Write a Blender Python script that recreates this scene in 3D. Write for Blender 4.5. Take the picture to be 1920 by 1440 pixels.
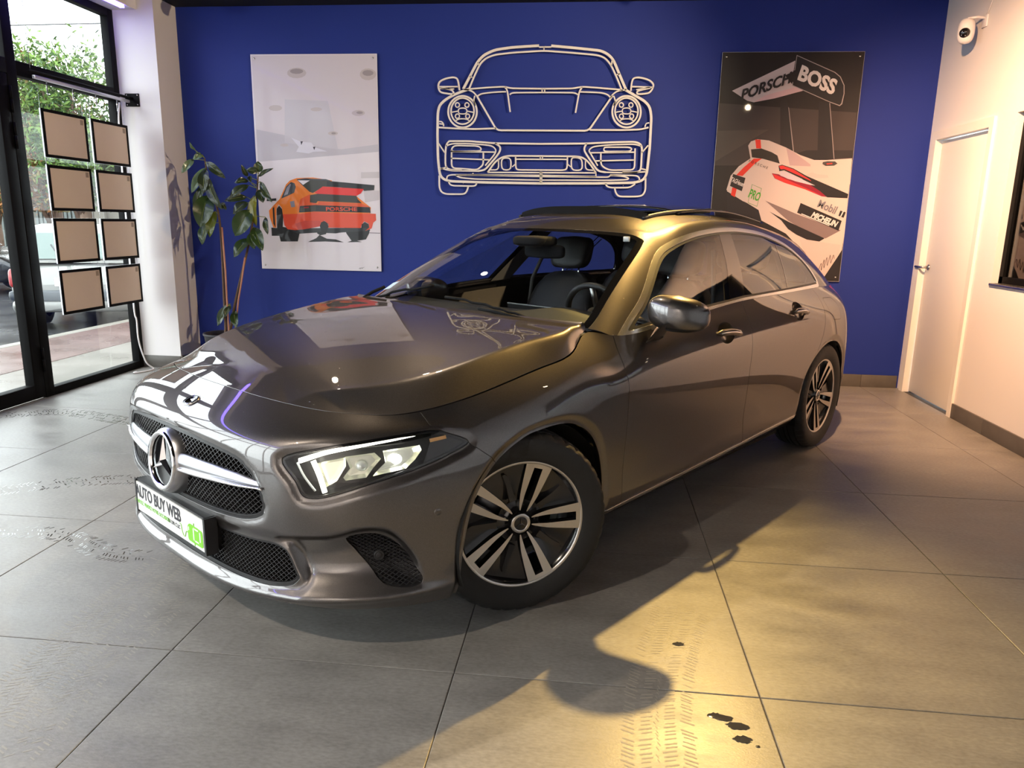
import bpy, bmesh, math, random
import numpy as np
from mathutils import Vector, Matrix

for _o in list(bpy.data.objects):
    bpy.data.objects.remove(_o, do_unlink=True)
SC = bpy.context.scene
COL = SC.collection
R = math.radians
PI = math.pi
random.seed(7)
rng = np.random.default_rng(7)

# ------------------------------------------------------------------ camera
cam_d = bpy.data.cameras.new('camera')
cam = bpy.data.objects.new('camera', cam_d)
COL.objects.link(cam)
cam_d.sensor_width = 36.0
cam_d.lens = 1374.03 / 1920.0 * 36.0
cam_d.clip_start = 0.05
cam_d.clip_end = 200
_rt, _up, _fw = (Vector((0.99399724, 0.10800777, 0.01742993)), Vector((-0.04029342, 0.21329211, 0.97615722)), Vector((-0.1017149, 0.9709999, -0.21636377)))
cam.matrix_world = Matrix(((_rt.x, _up.x, -_fw.x, 2.183039), (_rt.y, _up.y, -_fw.y, -1.963337), (_rt.z, _up.z, -_fw.z, 1.346588), (0, 0, 0, 1)))
SC.camera = cam

# ------------------------------------------------------------------ world (overcast sky), exposure
W = bpy.data.worlds.new('world')
SC.world = W
W.use_nodes = True
_nt = W.node_tree
_nt.nodes.clear()
_o = _nt.nodes.new('ShaderNodeOutputWorld')
_b = _nt.nodes.new('ShaderNodeBackground')
_b.inputs['Color'].default_value = (0.93, 0.98, 1.0, 1)
_b.inputs['Strength'].default_value = 4.6
_nt.links.new(_b.outputs[0], _o.inputs[0])
SC.view_settings.view_transform = 'Standard'
SC.view_settings.look = 'None'
SC.view_settings.gamma = 1.0
SC.view_settings.use_curve_mapping = False
SC.view_settings.exposure = 0.55
try:
    SC.cycles.use_denoising = True
    SC.cycles.max_bounces = 7
    SC.cycles.diffuse_bounces = 3
    SC.cycles.glossy_bounces = 4
    SC.cycles.use_adaptive_sampling = True
    SC.cycles.adaptive_threshold = 0.07
    SC.cycles.transparent_max_bounces = 12
    SC.cycles.sample_clamp_indirect = 6.0
    SC.cycles.caustics_reflective = False
    SC.cycles.caustics_refractive = False
except Exception:
    pass

# ------------------------------------------------------------------ helpers
def lin(c):
    return tuple((v / 12.92 if v <= 0.04045 else ((v + 0.055) / 1.055) ** 2.4) for v in c)

def rgb(r, g, b):
    return lin((r / 255.0, g / 255.0, b / 255.0))

MATS = {}
def mat(name, col=(0.8, 0.8, 0.8), rough=0.5, metal=0.0, coat=0.0, coat_rough=0.03, emit=None, estr=0.0, spec=0.5, alpha=1.0, trans=0.0, ior=1.45, noise=None, bump=None, rvar=None, nscale=20.0):
    """principled material; noise=(amount) varies value, bump=(strength, scale)"""
    m = bpy.data.materials.new(name)
    m.use_nodes = True
    nt = m.node_tree
    p = nt.nodes['Principled BSDF']
    p.inputs['Base Color'].default_value = (*col, 1)
    p.inputs['Roughness'].default_value = rough
    p.inputs['Metallic'].default_value = metal
    p.inputs['Coat Weight'].default_value = coat
    p.inputs['Coat Roughness'].default_value = coat_rough
    p.inputs['Specular IOR Level'].default_value = spec
    p.inputs['IOR'].default_value = ior
    p.inputs['Alpha'].default_value = alpha
    p.inputs['Transmission Weight'].default_value = trans
    if emit:
        p.inputs['Emission Color'].default_value = (*emit, 1)
        p.inputs['Emission Strength'].default_value = estr
    if noise or bump or rvar:
        tc = nt.nodes.new('ShaderNodeTexCoord')
        n = nt.nodes.new('ShaderNodeTexNoise')
        n.inputs['Scale'].default_value = nscale
        n.inputs['Detail'].default_value = 6
        nt.links.new(tc.outputs['Object'], n.inputs['Vector'])
        if noise:
            mx = nt.nodes.new('ShaderNodeMix')
            mx.data_type = 'RGBA'
            mx.inputs['A'].default_value = (*[v * (1 - noise) for v in col], 1)
            mx.inputs['B'].default_value = (*[min(1, v * (1 + noise)) for v in col], 1)
            nt.links.new(n.outputs['Fac'], mx.inputs['Factor'])
            nt.links.new(mx.outputs['Result'], p.inputs['Base Color'])
        if rvar:
            mr = nt.nodes.new('ShaderNodeMapRange')
            mr.inputs['From Min'].default_value = 0.3
            mr.inputs['From Max'].default_value = 0.7
            mr.inputs['To Min'].default_value = rough - rvar
            mr.inputs['To Max'].default_value = rough + rvar
            nt.links.new(n.outputs['Fac'], mr.inputs['Value'])
            nt.links.new(mr.outputs[0], p.inputs['Roughness'])
        if bump:
            n2 = nt.nodes.new('ShaderNodeTexNoise')
            n2.inputs['Scale'].default_value = bump[1]
            n2.inputs['Detail'].default_value = 4
            nt.links.new(tc.outputs['Object'], n2.inputs['Vector'])
            bp = nt.nodes.new('ShaderNodeBump')
            bp.inputs['Strength'].default_value = bump[0]
            bp.inputs['Distance'].default_value = 0.002
            nt.links.new(n2.outputs['Fac'], bp.inputs['Height'])
            nt.links.new(bp.outputs[0], p.inputs['Normal'])
    MATS[name] = m
    return m

def glass_mat(name, tint, refl_ior=1.5, rough=0.0):
    """thin pane: tinted transparency under a fresnel reflection"""
    m = bpy.data.materials.new(name)
    m.use_nodes = True
    nt = m.node_tree
    nt.nodes.clear()
    o = nt.nodes.new('ShaderNodeOutputMaterial')
    mx = nt.nodes.new('ShaderNodeMixShader')
    t = nt.nodes.new('ShaderNodeBsdfTransparent')
    t.inputs[0].default_value = (*tint, 1)
    g = nt.nodes.new('ShaderNodeBsdfGlossy')
    g.inputs['Roughness'].default_value = rough
    g.inputs['Color'].default_value = (1, 1, 1, 1)
    # two-sided schlick reflectance of a thin pane
    f0 = 2 * ((refl_ior - 1) / (refl_ior + 1)) ** 2
    ge = nt.nodes.new('ShaderNodeNewGeometry')
    dt = nt.nodes.new('ShaderNodeVectorMath'); dt.operation = 'DOT_PRODUCT'
    nt.links.new(ge.outputs['Normal'], dt.inputs[0]); nt.links.new(ge.outputs['Incoming'], dt.inputs[1])
    def mth(op, a, b):
        n = nt.nodes.new('ShaderNodeMath'); n.operation = op
        for k, v in enumerate((a, b)):
            if v is None: continue
            if isinstance(v, (int, float)): n.inputs[k].default_value = v
            else: nt.links.new(v, n.inputs[k])
        return n.outputs[0]
    ab = mth('ABSOLUTE', dt.outputs['Value'], None)
    pw = mth('POWER', mth('SUBTRACT', 1.0, ab), 5.0)
    fr = mth('ADD', mth('MULTIPLY', pw, 1 - f0), f0)
    nt.links.new(fr, mx.inputs[0])
    nt.links.new(t.outputs[0], mx.inputs[1])
    nt.links.new(g.outputs[0], mx.inputs[2])
    nt.links.new(mx.outputs[0], o.inputs[0])
    MATS[name] = m
    return m

def M(n):
    return MATS[n] if isinstance(n, str) else n

def tag(o, label=None, cat=None, group=None, kind=None):
    if label: o['label'] = label
    if cat: o['category'] = cat
    if group: o['group'] = group
    if kind: o['kind'] = kind
    return o

def empty(name, loc=(0, 0, 0), rz=0.0, parent=None):
    o = bpy.data.objects.new(name, None)
    COL.objects.link(o)
    o.location = loc
    o.rotation_euler = (0, 0, rz)
    o.empty_display_size = 0.1
    if parent: o.parent = parent
    return o

def link_mesh(name, me, material, parent=None):
    o = bpy.data.objects.new(name, me)
    COL.objects.link(o)
    if material is not None and len(me.materials) == 0:
        me.materials.append(M(material))
    if parent: o.parent = parent
    return o

class MB:
    def __init__(self):
        self.v = []
        self.f = []
        self.s = []
        self.nrm = None
    def add(self, verts, faces, smooth=False):
        b = len(self.v)
        self.v.extend([tuple(map(float, p)) for p in verts])
        self.f.extend([tuple(int(b + i) for i in f) for f in faces])
        self.s.extend([smooth] * len(faces))
        return self
    def box(self, lo, hi, T=None, bev=0.0):
        x0, y0, z0 = lo; x1, y1, z1 = hi
        if bev > 0:
            bm = bmesh.new()
            bmesh.ops.create_cube(bm, size=1.0)
            for v in bm.verts:
                v.co = Vector(((x0 + x1) / 2 + v.co.x * (x1 - x0), (y0 + y1) / 2 + v.co.y * (y1 - y0), (z0 + z1) / 2 + v.co.z * (z1 - z0)))
            bmesh.ops.bevel(bm, geom=list(bm.edges), offset=bev, segments=2, profile=0.5, affect='EDGES')
            bm.verts.index_update()
            vs = [v.co.copy() for v in bm.verts]
            fs = [[v.index for v in f.verts] for f in bm.faces]
            bm.free()
        else:
            vs = [Vector(p) for p in ((x0, y0, z0), (x1, y0, z0), (x1, y1, z0), (x0, y1, z0), (x0, y0, z1), (x1, y0, z1), (x1, y1, z1), (x0, y1, z1))]
            fs = [(3, 2, 1, 0), (4, 5, 6, 7), (0, 1, 5, 4), (1, 2, 6, 5), (2, 3, 7, 6), (3, 0, 4, 7)]
        if T is not None: vs = [T @ v for v in vs]
        return self.add(vs, fs, bev > 0)
    def tube(self, pts, r, n=8, closed=False, caps=True):
        pts = [Vector(p) for p in pts]
        k = len(pts)
        rr = r if hasattr(r, '__len__') else [r] * k
        tang = []
        for i in range(k):
            a = pts[(i - 1) % k] if (closed or i > 0) else pts[i]
            b = pts[(i + 1) % k] if (closed or i < k - 1) else pts[i]
            tang.append((b - a).normalized())
        up = Vector((0, 0, 1))
        if abs(tang[0].dot(up)) > 0.95: up = Vector((1, 0, 0))
        nrm = (up - tang[0] * up.dot(tang[0])).normalized()
        vs = []
        for i in range(k):
            nrm = (nrm - tang[i] * nrm.dot(tang[i]))
            nrm = nrm.normalized() if nrm.length > 1e-6 else Vector((1, 0, 0))
            bn = tang[i].cross(nrm)
            for j in range(n):
                a = 2 * PI * j / n
                vs.append(pts[i] + (nrm * math.cos(a) + bn * math.sin(a)) * rr[i])
        fs = []
        for i in range(k if closed else k - 1):
            i2 = (i + 1) % k
            for j in range(n):
                j2 = (j + 1) % n
                fs.append((i * n + j, i * n + j2, i2 * n + j2, i2 * n + j))
        if not closed and caps:
            fs.append(tuple(range(n - 1, -1, -1)))
            fs.append(tuple((k - 1) * n + j for j in range(n)))
        return self.add(vs, fs, True)
    def lathe(self, prof, n=48, T=None, closed=False):
        """prof: list of (r, h); revolve about local z (h)"""
        vs = []
        k = len(prof)
        for i in range(n):
            a = 2 * PI * i / n
            for r, h in prof:
                v = Vector((r * math.cos(a), r * math.sin(a), h))
                vs.append(T @ v if T is not None else v)
        fs = []
        for i in range(n):
            i2 = (i + 1) % n
            for j in range(k if closed else k - 1):
                j2 = (j + 1) % k
                fs.append((i * k + j, i2 * k + j, i2 * k + j2, i * k + j2))
        return self.add(vs, fs, True)
    def prism(self, poly, d0, d1, T=None, smooth=False):
        """poly in local xy extruded along local z from d0 to d1"""
        n = len(poly)
        vs = [Vector((p[0], p[1], d0)) for p in poly] + [Vector((p[0], p[1], d1)) for p in poly]
        if T is not None: vs = [T @ v for v in vs]
        fs = [tuple(range(n - 1, -1, -1)), tuple(range(n, 2 * n))]
        fs += [(i, (i + 1) % n, n + (i + 1) % n, n + i) for i in range(n)]
        return self.add(vs, fs, smooth)
    def grid(self, P, smooth=True, flip=False):
        P = np.asarray(P)
        a, b = P.shape[:2]
        fs = []
        for i in range(a - 1):
            for j in range(b - 1):
                q = (i * b + j, i * b + j + 1, (i + 1) * b + j + 1, (i + 1) * b + j)
                fs.append(q[::-1] if flip else q)
        return self.add(P.reshape(-1, 3), fs, smooth)
    def sphere(self, c, r, nu=16, nv=10, sc=(1, 1, 1)):
        vs = []
        for j in range(nv + 1):
            t = PI * j / nv
            for i in range(nu):
                a = 2 * PI * i / nu
                vs.append((c[0] + r * sc[0] * math.sin(t) * math.cos(a), c[1] + r * sc[1] * math.sin(t) * math.sin(a), c[2] + r * sc[2] * math.cos(t)))
        fs = []
        for j in range(nv):
            for i in range(nu):
                i2 = (i + 1) % nu
                fs.append((j * nu + i, (j + 1) * nu + i, (j + 1) * nu + i2, j * nu + i2))
        return self.add(vs, fs, True)
    def build(self, name, material, parent=None, loc=None, merge=False, sharp=None):
        me = bpy.data.meshes.new(name)
        me.from_pydata(self.v, [], self.f)
        if merge:
            bm = bmesh.new(); bm.from_mesh(me)
            bmesh.ops.remove_doubles(bm, verts=bm.verts, dist=1e-5)
            bm.to_mesh(me); bm.free()
        else:
            me.polygons.foreach_set('use_smooth', self.s)
        if self.nrm is not None:
            me.polygons.foreach_set('use_smooth', [True] * len(self.f))
            me.normals_split_custom_set_from_vertices(self.nrm)
        me.update()
        o = link_mesh(name, me, material, parent)
        if sharp is not None:
            for p in me.polygons: p.use_smooth = True
            me.set_sharp_from_angle(angle=R(sharp))
        if loc: o.location = loc
        return o

def spline(pts, n, closed=False):
    """catmull-rom through pts, n samples per span"""
    P = np.array(pts, float)
    k = len(P)
    out = []
    for i in range(k if closed else k - 1):
        p0 = P[(i - 1) % k] if (closed or i > 0) else 2 * P[0] - P[1]
        p1 = P[i]; p2 = P[(i + 1) % k]
        p3 = P[(i + 2) % k] if (closed or i < k - 2) else 2 * P[-1] - P[-2]
        for t in np.linspace(0, 1, n, endpoint=False):
            out.append(0.5 * ((2 * p1) + (-p0 + p2) * t + (2 * p0 - 5 * p1 + 4 * p2 - p3) * t * t + (-p0 + 3 * p1 - 3 * p2 + p3) * t ** 3))
    if not closed: out.append(P[-1])
    return np.array(out)

def rounded(poly, r, n=4):
    """round the corners of a 2-d polygon"""
    P = [Vector((p[0], p[1])) for p in poly]
    k = len(P)
    out = []
    for i in range(k):
        a, b, c = P[i - 1], P[i], P[(i + 1) % k]
        d1 = (a - b); d2 = (c - b)
        rr = min(r, d1.length * 0.45, d2.length * 0.45)
        p1 = b + d1.normalized() * rr; p2 = b + d2.normalized() * rr
        for t in np.linspace(0, 1, n + 1):
            q = p1 * (1 - t) ** 2 + b * 2 * t * (1 - t) + p2 * t * t
            out.append((q.x, q.y))
    return out

def text_mesh(body, size, name, material, parent=None, depth=0.0004, shear=0.0, spacing=1.0, bold=0.0, sx=1.0):
    cu = bpy.data.curves.new(name, 'FONT')
    cu.body = body; cu.size = size; cu.extrude = depth; cu.shear = shear; cu.offset = bold
    cu.align_x = 'CENTER'; cu.align_y = 'CENTER'; cu.space_character = spacing; cu.resolution_u = 3
    o = bpy.data.objects.new(name, cu)
    COL.objects.link(o)
    dg = bpy.context.evaluated_depsgraph_get()
    dg.update()
    me = bpy.data.meshes.new_from_object(o.evaluated_get(dg))
    bpy.data.objects.remove(o, do_unlink=True)
    me.materials.clear()
    for v in me.vertices: v.co.x *= sx
    me.name = name
    return link_mesh(name, me, material, parent)

def copy_tree(o, parent=None):
    c = o.copy()
    COL.objects.link(c)
    if parent is not None:
        c.parent = parent
    for ch in list(o.children): copy_tree(ch, c)
    return c

# ------------------------------------------------------------------ room
XL, XR, YB, YF, ZC = -1.85, 4.85, 4.545, -4.6, 3.10
TS = 0.90777

def tile_mat():
    m = bpy.data.materials.new('floor_tile'); m.use_nodes = True
    nt = m.node_tree; p = nt.nodes['Principled BSDF']
    N = nt.nodes.new; L = nt.links.new
    g = N('ShaderNodeNewGeometry'); oi = N('ShaderNodeObjectInfo')
    mp = N('ShaderNodeMapping'); mp.inputs['Scale'].default_value = (1, 2.2, 1)
    L(g.outputs['Position'], mp.inputs['Vector'])
    ofs = N('ShaderNodeVectorMath'); ofs.operation = 'SCALE'; ofs.inputs['Scale'].default_value = 37.0
    cmb = N('ShaderNodeCombineXYZ'); L(oi.outputs['Random'], cmb.inputs[0]); L(oi.outputs['Random'], cmb.inputs[1])
    L(cmb.outputs[0], ofs.inputs[0])
    ad = N('ShaderNodeVectorMath'); L(mp.outputs[0], ad.inputs[0]); L(ofs.outputs[0], ad.inputs[1])
    n1 = N('ShaderNodeTexNoise'); n1.inputs['Scale'].default_value = 3.2; n1.inputs['Detail'].default_value = 9; n1.inputs['Roughness'].default_value = .62
    L(ad.outputs[0], n1.inputs['Vector'])
    n2 = N('ShaderNodeTexNoise'); n2.inputs['Scale'].default_value = 55; n2.inputs['Detail'].default_value = 5
    L(ad.outputs[0], n2.inputs['Vector'])
    r1 = N('ShaderNodeValToRGB'); e = r1.color_ramp.elements
    e[0].position = .30; e[0].color = (*rgb(118, 115, 112), 1); e[1].position = .72; e[1].color = (*rgb(146, 143, 139), 1)
    L(n1.outputs['Fac'], r1.inputs[0])
    mx = N('ShaderNodeMix'); mx.data_type = 'RGBA'; mx.blend_type = 'MULTIPLY'
    mr = N('ShaderNodeMapRange'); mr.inputs['From Min'].default_value = .3; mr.inputs['From Max'].default_value = .7; mr.inputs['To Min'].default_value = .82; mr.inputs['To Max'].default_value = 1.12
    L(n2.outputs['Fac'], mr.inputs['Value']); cc = N('ShaderNodeCombineColor')
    for q in range(3): L(mr.outputs[0], cc.inputs[q])
    mx.inputs['Factor'].default_value = 1.0
    L(r1.outputs[0], mx.inputs['A']); L(cc.outputs[0], mx.inputs['B'])
    L(mx.outputs['Result'], p.inputs['Base Color'])
    rr = N('ShaderNodeMapRange'); rr.inputs['From Min'].default_value = .3; rr.inputs['From Max'].default_value = .7; rr.inputs['To Min'].default_value = .30; rr.inputs['To Max'].default_value = .46
    L(n1.outputs['Fac'], rr.inputs['Value']); L(rr.outputs[0], p.inputs['Roughness'])
    bp = N('ShaderNodeBump'); bp.inputs['Strength'].default_value = .22; bp.inputs['Distance'].default_value = .0015
    n3 = N('ShaderNodeTexNoise'); n3.inputs['Scale'].default_value = 140; n3.inputs['Detail'].default_value = 6
    L(ad.outputs[0], n3.inputs['Vector']); L(n3.outputs['Fac'], bp.inputs['Height']); L(bp.outputs[0], p.inputs['Normal'])
    MATS['floor_tile'] = m
tile_mat()
mat('grout', rgb(66, 63, 60), .8)
mat('blue_wall', rgb(19, 44, 134), .62, bump=(.12, 260))
mat('white_wall', rgb(226, 222, 222), .6, bump=(.10, 220))
mat('white_door', rgb(232, 228, 222), .42)
mat('skirting', rgb(92, 88, 84), .42, noise=.25, nscale=14)
mat('black_ceiling', rgb(12, 12, 16), .8)
mat('black_frame', rgb(12, 12, 13), .6, spec=.12)
glass_mat('window_glass', (.93, .97, .96), 1.45)
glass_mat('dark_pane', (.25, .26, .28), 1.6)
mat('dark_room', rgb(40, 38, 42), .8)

# floor: grout bed with one slab per tile
floor = MB().box((XL - .02, YF - .1, -.06), (XR + .1, YB + .1, -.0035)).build('floor', 'grout')
tag(floor, kind='structure')
def bevel_tile(x0, x1, y0, y1):
    c = .0025; z = 0.0
    vs = [(x0, y0, -.012), (x1, y0, -.012), (x1, y1, -.012), (x0, y1, -.012), (x0, y0, -.0012), (x1, y0, -.0012), (x1, y1, -.0012), (x0, y1, -.0012), (x0 + c, y0 + c, z), (x1 - c, y0 + c, z), (x1 - c, y1 - c, z), (x0 + c, y1 - c, z)]
    fs = [(0, 1, 5, 4), (1, 2, 6, 5), (2, 3, 7, 6), (3, 0, 4, 7), (4, 5, 9, 8), (5, 6, 10, 9), (6, 7, 11, 10), (7, 4, 8, 11), (8, 9, 10, 11)]
    return vs, fs
tile_cache = {}
for i in range(-3, 6):
    for j in range(-6, 6):
        x0, x1 = max(XL, i * TS) + .0013, min(XR, (i + 1) * TS) - .0013
        y0, y1 = max(YF, j * TS) + .0013, min(YB, (j + 1) * TS) - .0013
        if x1 - x0 < .02 or y1 - y0 < .02: continue
        key = (round(x1 - x0, 4), round(y1 - y0, 4))
        if key not in tile_cache:
            vs, fs = bevel_tile(0, x1 - x0, 0, y1 - y0)
            me = bpy.data.meshes.new('floor_tile'); me.from_pydata(vs, [], fs); me.materials.append(M('floor_tile')); me.update()
            tile_cache[key] = me
        o = link_mesh('floor_tile', tile_cache[key], None, floor)
        o.location = (x0, y0, 0)

def wall(name, lo, hi, m):
    return tag(MB().box(lo, hi).build(name, m), kind='structure')
wall('wall_back', (-1.475, YB, 0), (XR, YB + .15, ZC), 'blue_wall')
wall('wall_front', (XL - .2, YF - .15, 0), (XR + .15, YF, ZC), 'white_wall')
ceiling = wall('ceiling', (XL - .2, YF - .15, ZC), (XR + .15, YB + .15, ZC + .12), 'black_ceiling')
# corner pier between the glazing and the blue wall
wall('wall_pier', (-1.935, 4.20, 0), (-1.475, YB + .15, ZC), 'white_wall')
# right wall with a doorway and an internal window
DY0, DY1, DZ = 3.60, 4.405, 2.035
WY0, WY1, WZ0, WZ1 = .55, 3.305, 1.0, 2.085
mb = MB()
T = .13
mb.box((XR, DY1, 0), (XR + T, YB, ZC)).box((XR, DY0, DZ), (XR + T, DY1, ZC)).box((XR, WY1, 0), (XR + T, DY0, ZC)).box((XR, WY0, 0), (XR + T, WY1, WZ0)).box((XR, WY0, WZ1), (XR + T, WY1, ZC)).box((XR, YF, 0), (XR + T, WY0, ZC))
tag(mb.build('wall_right', 'white_wall'), kind='structure')
# skirting: one slab per tile length
def skirting(name, pts, along, h=.107, th=.014):
    base = None
    for a, b in pts:
        lo, hi = along(a + .0012, b - .0012, th, h)
        o = MB().box(lo, hi, None, .0015).build(name if base is None else 'skirting_tile', 'skirting', base)
        if base is None: base = tag(o, kind='structure')
def runs(a, b, first):
    out = []; x = a
    nxt = first
    while x < b - .01:
        e = min(b, nxt); 
        if e - x > .02: out.append((x, e))
        x = e; nxt += TS
    return out
skirting('baseboard_back', runs(-1.475, XR - .015, -TS), lambda a, b, t, h: ((a, YB - t, 0), (b, YB, h)))
skirting('baseboard_right', runs(-4.6, DY0 - .05, -4.6 + .45), lambda a, b, t, h: ((XR - t, a, 0), (XR, b, h)))
skirting('baseboard_pier', [(-1.85, -1.475)], lambda a, b, t, h: ((a, 4.2 - t, 0), (b, 4.2, h)))
skirting('baseboard_pier_side', [(4.2, YB - .015)], lambda a, b, t, h: ((-1.475, a, 0), (-1.475 + t, b, h)))

# door in the right wall
door = MB().box((XR + .03, DY0 + .012, .012), (XR + .07, DY1 - .012, DZ - .012), None, .002).build('door_1', 'white_door')
tag(door, kind='structure')
for lo_, hi_ in (((XR - .018, DY1 - .004, 0), (XR + .029, DY1 + .062, DZ - .004)), ((XR - .018, DY0 - .048, 0), (XR + .029, DY0 + .004, DZ - .004)), ((XR - .018, DY0 - .048, DZ - .004), (XR + .029, DY1 + .062, DZ + .062))):
    MB().box(lo_, hi_).build('door_frame', 'white_door', door)
mb = MB().lathe([(0, .012), (.022, .012), (.026, .008), (.026, 0)], 24, Matrix.Translation((XR + .03, DY1 - .075, 1.045)) @ Matrix.Rotation(R(-90), 4, 'Y'))
mb.tube([(XR + .02, DY1 - .075, 1.045), (XR - .022, DY1 - .075, 1.045), (XR - .024, DY1 - .062, 1.045), (XR - .024, DY1 + .045, 1.045)], .009, 10)
mat('nickel', (.62, .60, .57), .22, 1.0)
mb.build('door_handle', 'nickel', door)
# internal window: black frame, dark office behind
win = MB()
f = .045
win.box((XR + .045, WY0, WZ0), (XR + .085, WY1, WZ0 + f)).box((XR + .045, WY0, WZ1 - f), (XR + .085, WY1, WZ1)).box((XR + .045, WY1 - f, WZ0), (XR + .085, WY1, WZ1)).box((XR + .045, WY0, WZ0), (XR + .085, WY0 + f, WZ1))
for y in (2.39, 1.47): win.box((XR + .045, y - .02, WZ0), (XR + .085, y + .02, WZ1))
win = win.build('window_2', 'black_frame'); tag(win, kind='structure')
for a, b in ((WY0 + f, 1.45), (1.49, 2.37), (2.41, WY1 - f)):
    MB().add([(XR + .062, a, WZ0 + f), (XR + .062, b, WZ0 + f), (XR + .062, b, WZ1 - f), (XR + .062, a, WZ1 - f)], [(0, 1, 2, 3)]).build('window_pane', 'dark_pane', win)
MB().box((XR - .012, WY0 - .02, WZ0 - .018), (XR + .045, WY1 + .005, WZ0), None, .003).build('window_sill', 'nickel', win)
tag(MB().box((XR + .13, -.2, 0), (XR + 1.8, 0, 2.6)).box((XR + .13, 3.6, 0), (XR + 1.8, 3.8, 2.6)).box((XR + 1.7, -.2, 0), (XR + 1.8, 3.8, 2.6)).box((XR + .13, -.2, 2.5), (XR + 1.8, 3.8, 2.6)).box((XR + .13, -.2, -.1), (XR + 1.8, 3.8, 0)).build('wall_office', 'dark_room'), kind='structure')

# shop-front glazing on the left
def frame_obj(name, parts, parent=None):
    mb = MB()
    for lo, hi in parts: mb.box(lo, hi, None, .004)
    return mb.build(name, 'black_frame', parent)
FX0, FX1 = -1.90, -1.83
ZT_ = 2.99
w1 = frame_obj('window_1', [((FX0, 4.13, 0), (FX1, 4.20, ZT_)), ((FX0, 2.965, 0), (FX1, 3.055, ZT_)), ((FX0, 3.055, 0), (FX1, 4.13, .062)), ((FX0, 3.055, 2.275), (FX1, 4.13, 2.375)), ((FX0, 3.055, ZT_ - .06), (FX1, 4.13, ZT_))])
tag(w1, kind='structure')
def pane(y0, y1, z0, z1, parent, x=-1.865):
    return MB().add([(x, y0, z0), (x, y1, z0), (x, y1, z1), (x, y0, z1)], [(0, 1, 2, 3)]).build('glass_pane', 'window_glass', parent)
pane(3.055, 4.13, .062, 2.275, w1); pane(3.055, 4.13, 2.375, ZT_ - .06, w1)
d2 = frame_obj('door_2', [((FX0, 2.855, .012), (FX1 + .004, 2.955, 2.27)), ((FX0, 1.90, .012), (FX1 + .004, 2.00, 2.27)), ((FX0, 2.0, .012), (FX1 + .004, 2.855, .115)), ((FX0, 2.0, 2.18), (FX1 + .004, 2.855, 2.27))])
tag(d2, kind='structure'); pane(2.0, 2.855, .115, 2.18, d2)
for z in (2.02, 1.78, 0.20):
    MB().tube([(FX1 + .012, 2.960, z), (FX1 + .012, 2.960, z + .085)], .011, 12).tube([(FX1 + .012, 2.960, z + .09), (FX1 + .012, 2.960, z + .175)], .011, 12).build('hinge', 'black_frame', d2)
y = 1.90
k = 3
w3 = frame_obj('window_3', [((FX0, 1.90, 2.275), (FX1, 2.965, 2.375)), ((FX0, 1.90, ZT_ - .06), (FX1, 2.965, ZT_)), ((FX0, 1.82, 0), (FX1, 1.895, ZT_))]); tag(w3, kind='structure'); pane(1.9, 2.965, 2.375, ZT_ - .06, w3)
for y0, y1 in ((.62, 1.82), (-.58, .62), (-1.78, -.58), (-2.98, -1.78), (YF, -2.98)):
    k += 1
    w_ = frame_obj('window_%d' % k, [((FX0, y0, 0), (FX1, y0 + .07, ZT_)), ((FX0, y0 + .07, 0), (FX1, y1, .062)), ((FX0, y0 + .07, 2.275), (FX1, y1, 2.375)), ((FX0, y0 + .07, ZT_ - .06), (FX1, y1, ZT_))])
    tag(w_, kind='structure'); pane(y0 + .07, y1, .062, 2.275, w_); pane(y0 + .07, y1, 2.375, ZT_ - .06, w_)
# lintel / soffit over the glazing
wall('wall_left', (-2.05, YF, ZT_), (-1.62, 4.20, ZC), 'white_wall')

# ------------------------------------------------------------------ car: sculpted skins
CAR_LOC = (1.316056, 0.934779, 0.0)
CAR_RZ = -R(126.0075)

def herm(x, xs, ys):
    """smooth (cubic hermite) interpolation, xs ascending"""
    xs = np.asarray(xs, float); ys = np.asarray(ys, float); x = np.asarray(x, float)
    m = np.gradient(ys, xs)
    xc = np.clip(x, xs[0], xs[-1])
    i = np.clip(np.searchsorted(xs, xc) - 1, 0, len(xs) - 2)
    h = xs[i + 1] - xs[i]; t = (xc - xs[i]) / h
    y = (1 + 2 * t) * (1 - t) ** 2 * ys[i] + t * (1 - t) ** 2 * h * m[i] + t * t * (3 - 2 * t) * ys[i + 1] + t * t * (t - 1) * h * m[i + 1]
    return y + np.where(x > xs[-1], (x - xs[-1]) * m[-1], 0) + np.where(x < xs[0], (x - xs[0]) * m[0], 0)

def bs_eval(D, ms, mv, it=4):
    """interpolating bicubic b-spline patch; s mirrored across y at both ends, v extrapolated"""
    D = np.array(D, float)
    mir = np.array([1, -1, 1.0])
    def pad(P):
        P = np.concatenate([(P[1] * mir)[None], P, (P[-2] * mir)[None]], 0)
        a = 2 * P[:, :1] - P[:, 1:2]; b = 2 * P[:, -1:] - P[:, -2:-1]
        return np.concatenate([a, P, b], 1)
    P = D.copy()
    for _ in range(it):
        Q = pad(P)
        S = (Q[:-2] + 4 * Q[1:-1] + Q[2:]) / 6
        S = (S[:, :-2] + 4 * S[:, 1:-1] + S[:, 2:]) / 6
        P = P + (D - S)
    Q = pad(P)
    def basis(n, m):
        u = np.linspace(0, n - 1, (n - 1) * m + 1)
        i = np.minimum(u.astype(int), n - 2); t = u - i
        B = np.stack([(1 - t) ** 3, 3 * t ** 3 - 6 * t ** 2 + 4, -3 * t ** 3 + 3 * t ** 2 + 3 * t + 1, t ** 3], 1) / 6
        Wm = np.zeros((len(u), n + 2))
        for k in range(4): Wm[np.arange(len(u)), i + k] += B[:, k]
        return u, Wm
    us, Ws = basis(D.shape[0], ms)
    uv, Wv = basis(D.shape[1], mv)
    X = np.einsum('ai,ijk,bj->abk', Ws, Q, Wv)
    return us, uv, X

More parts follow.
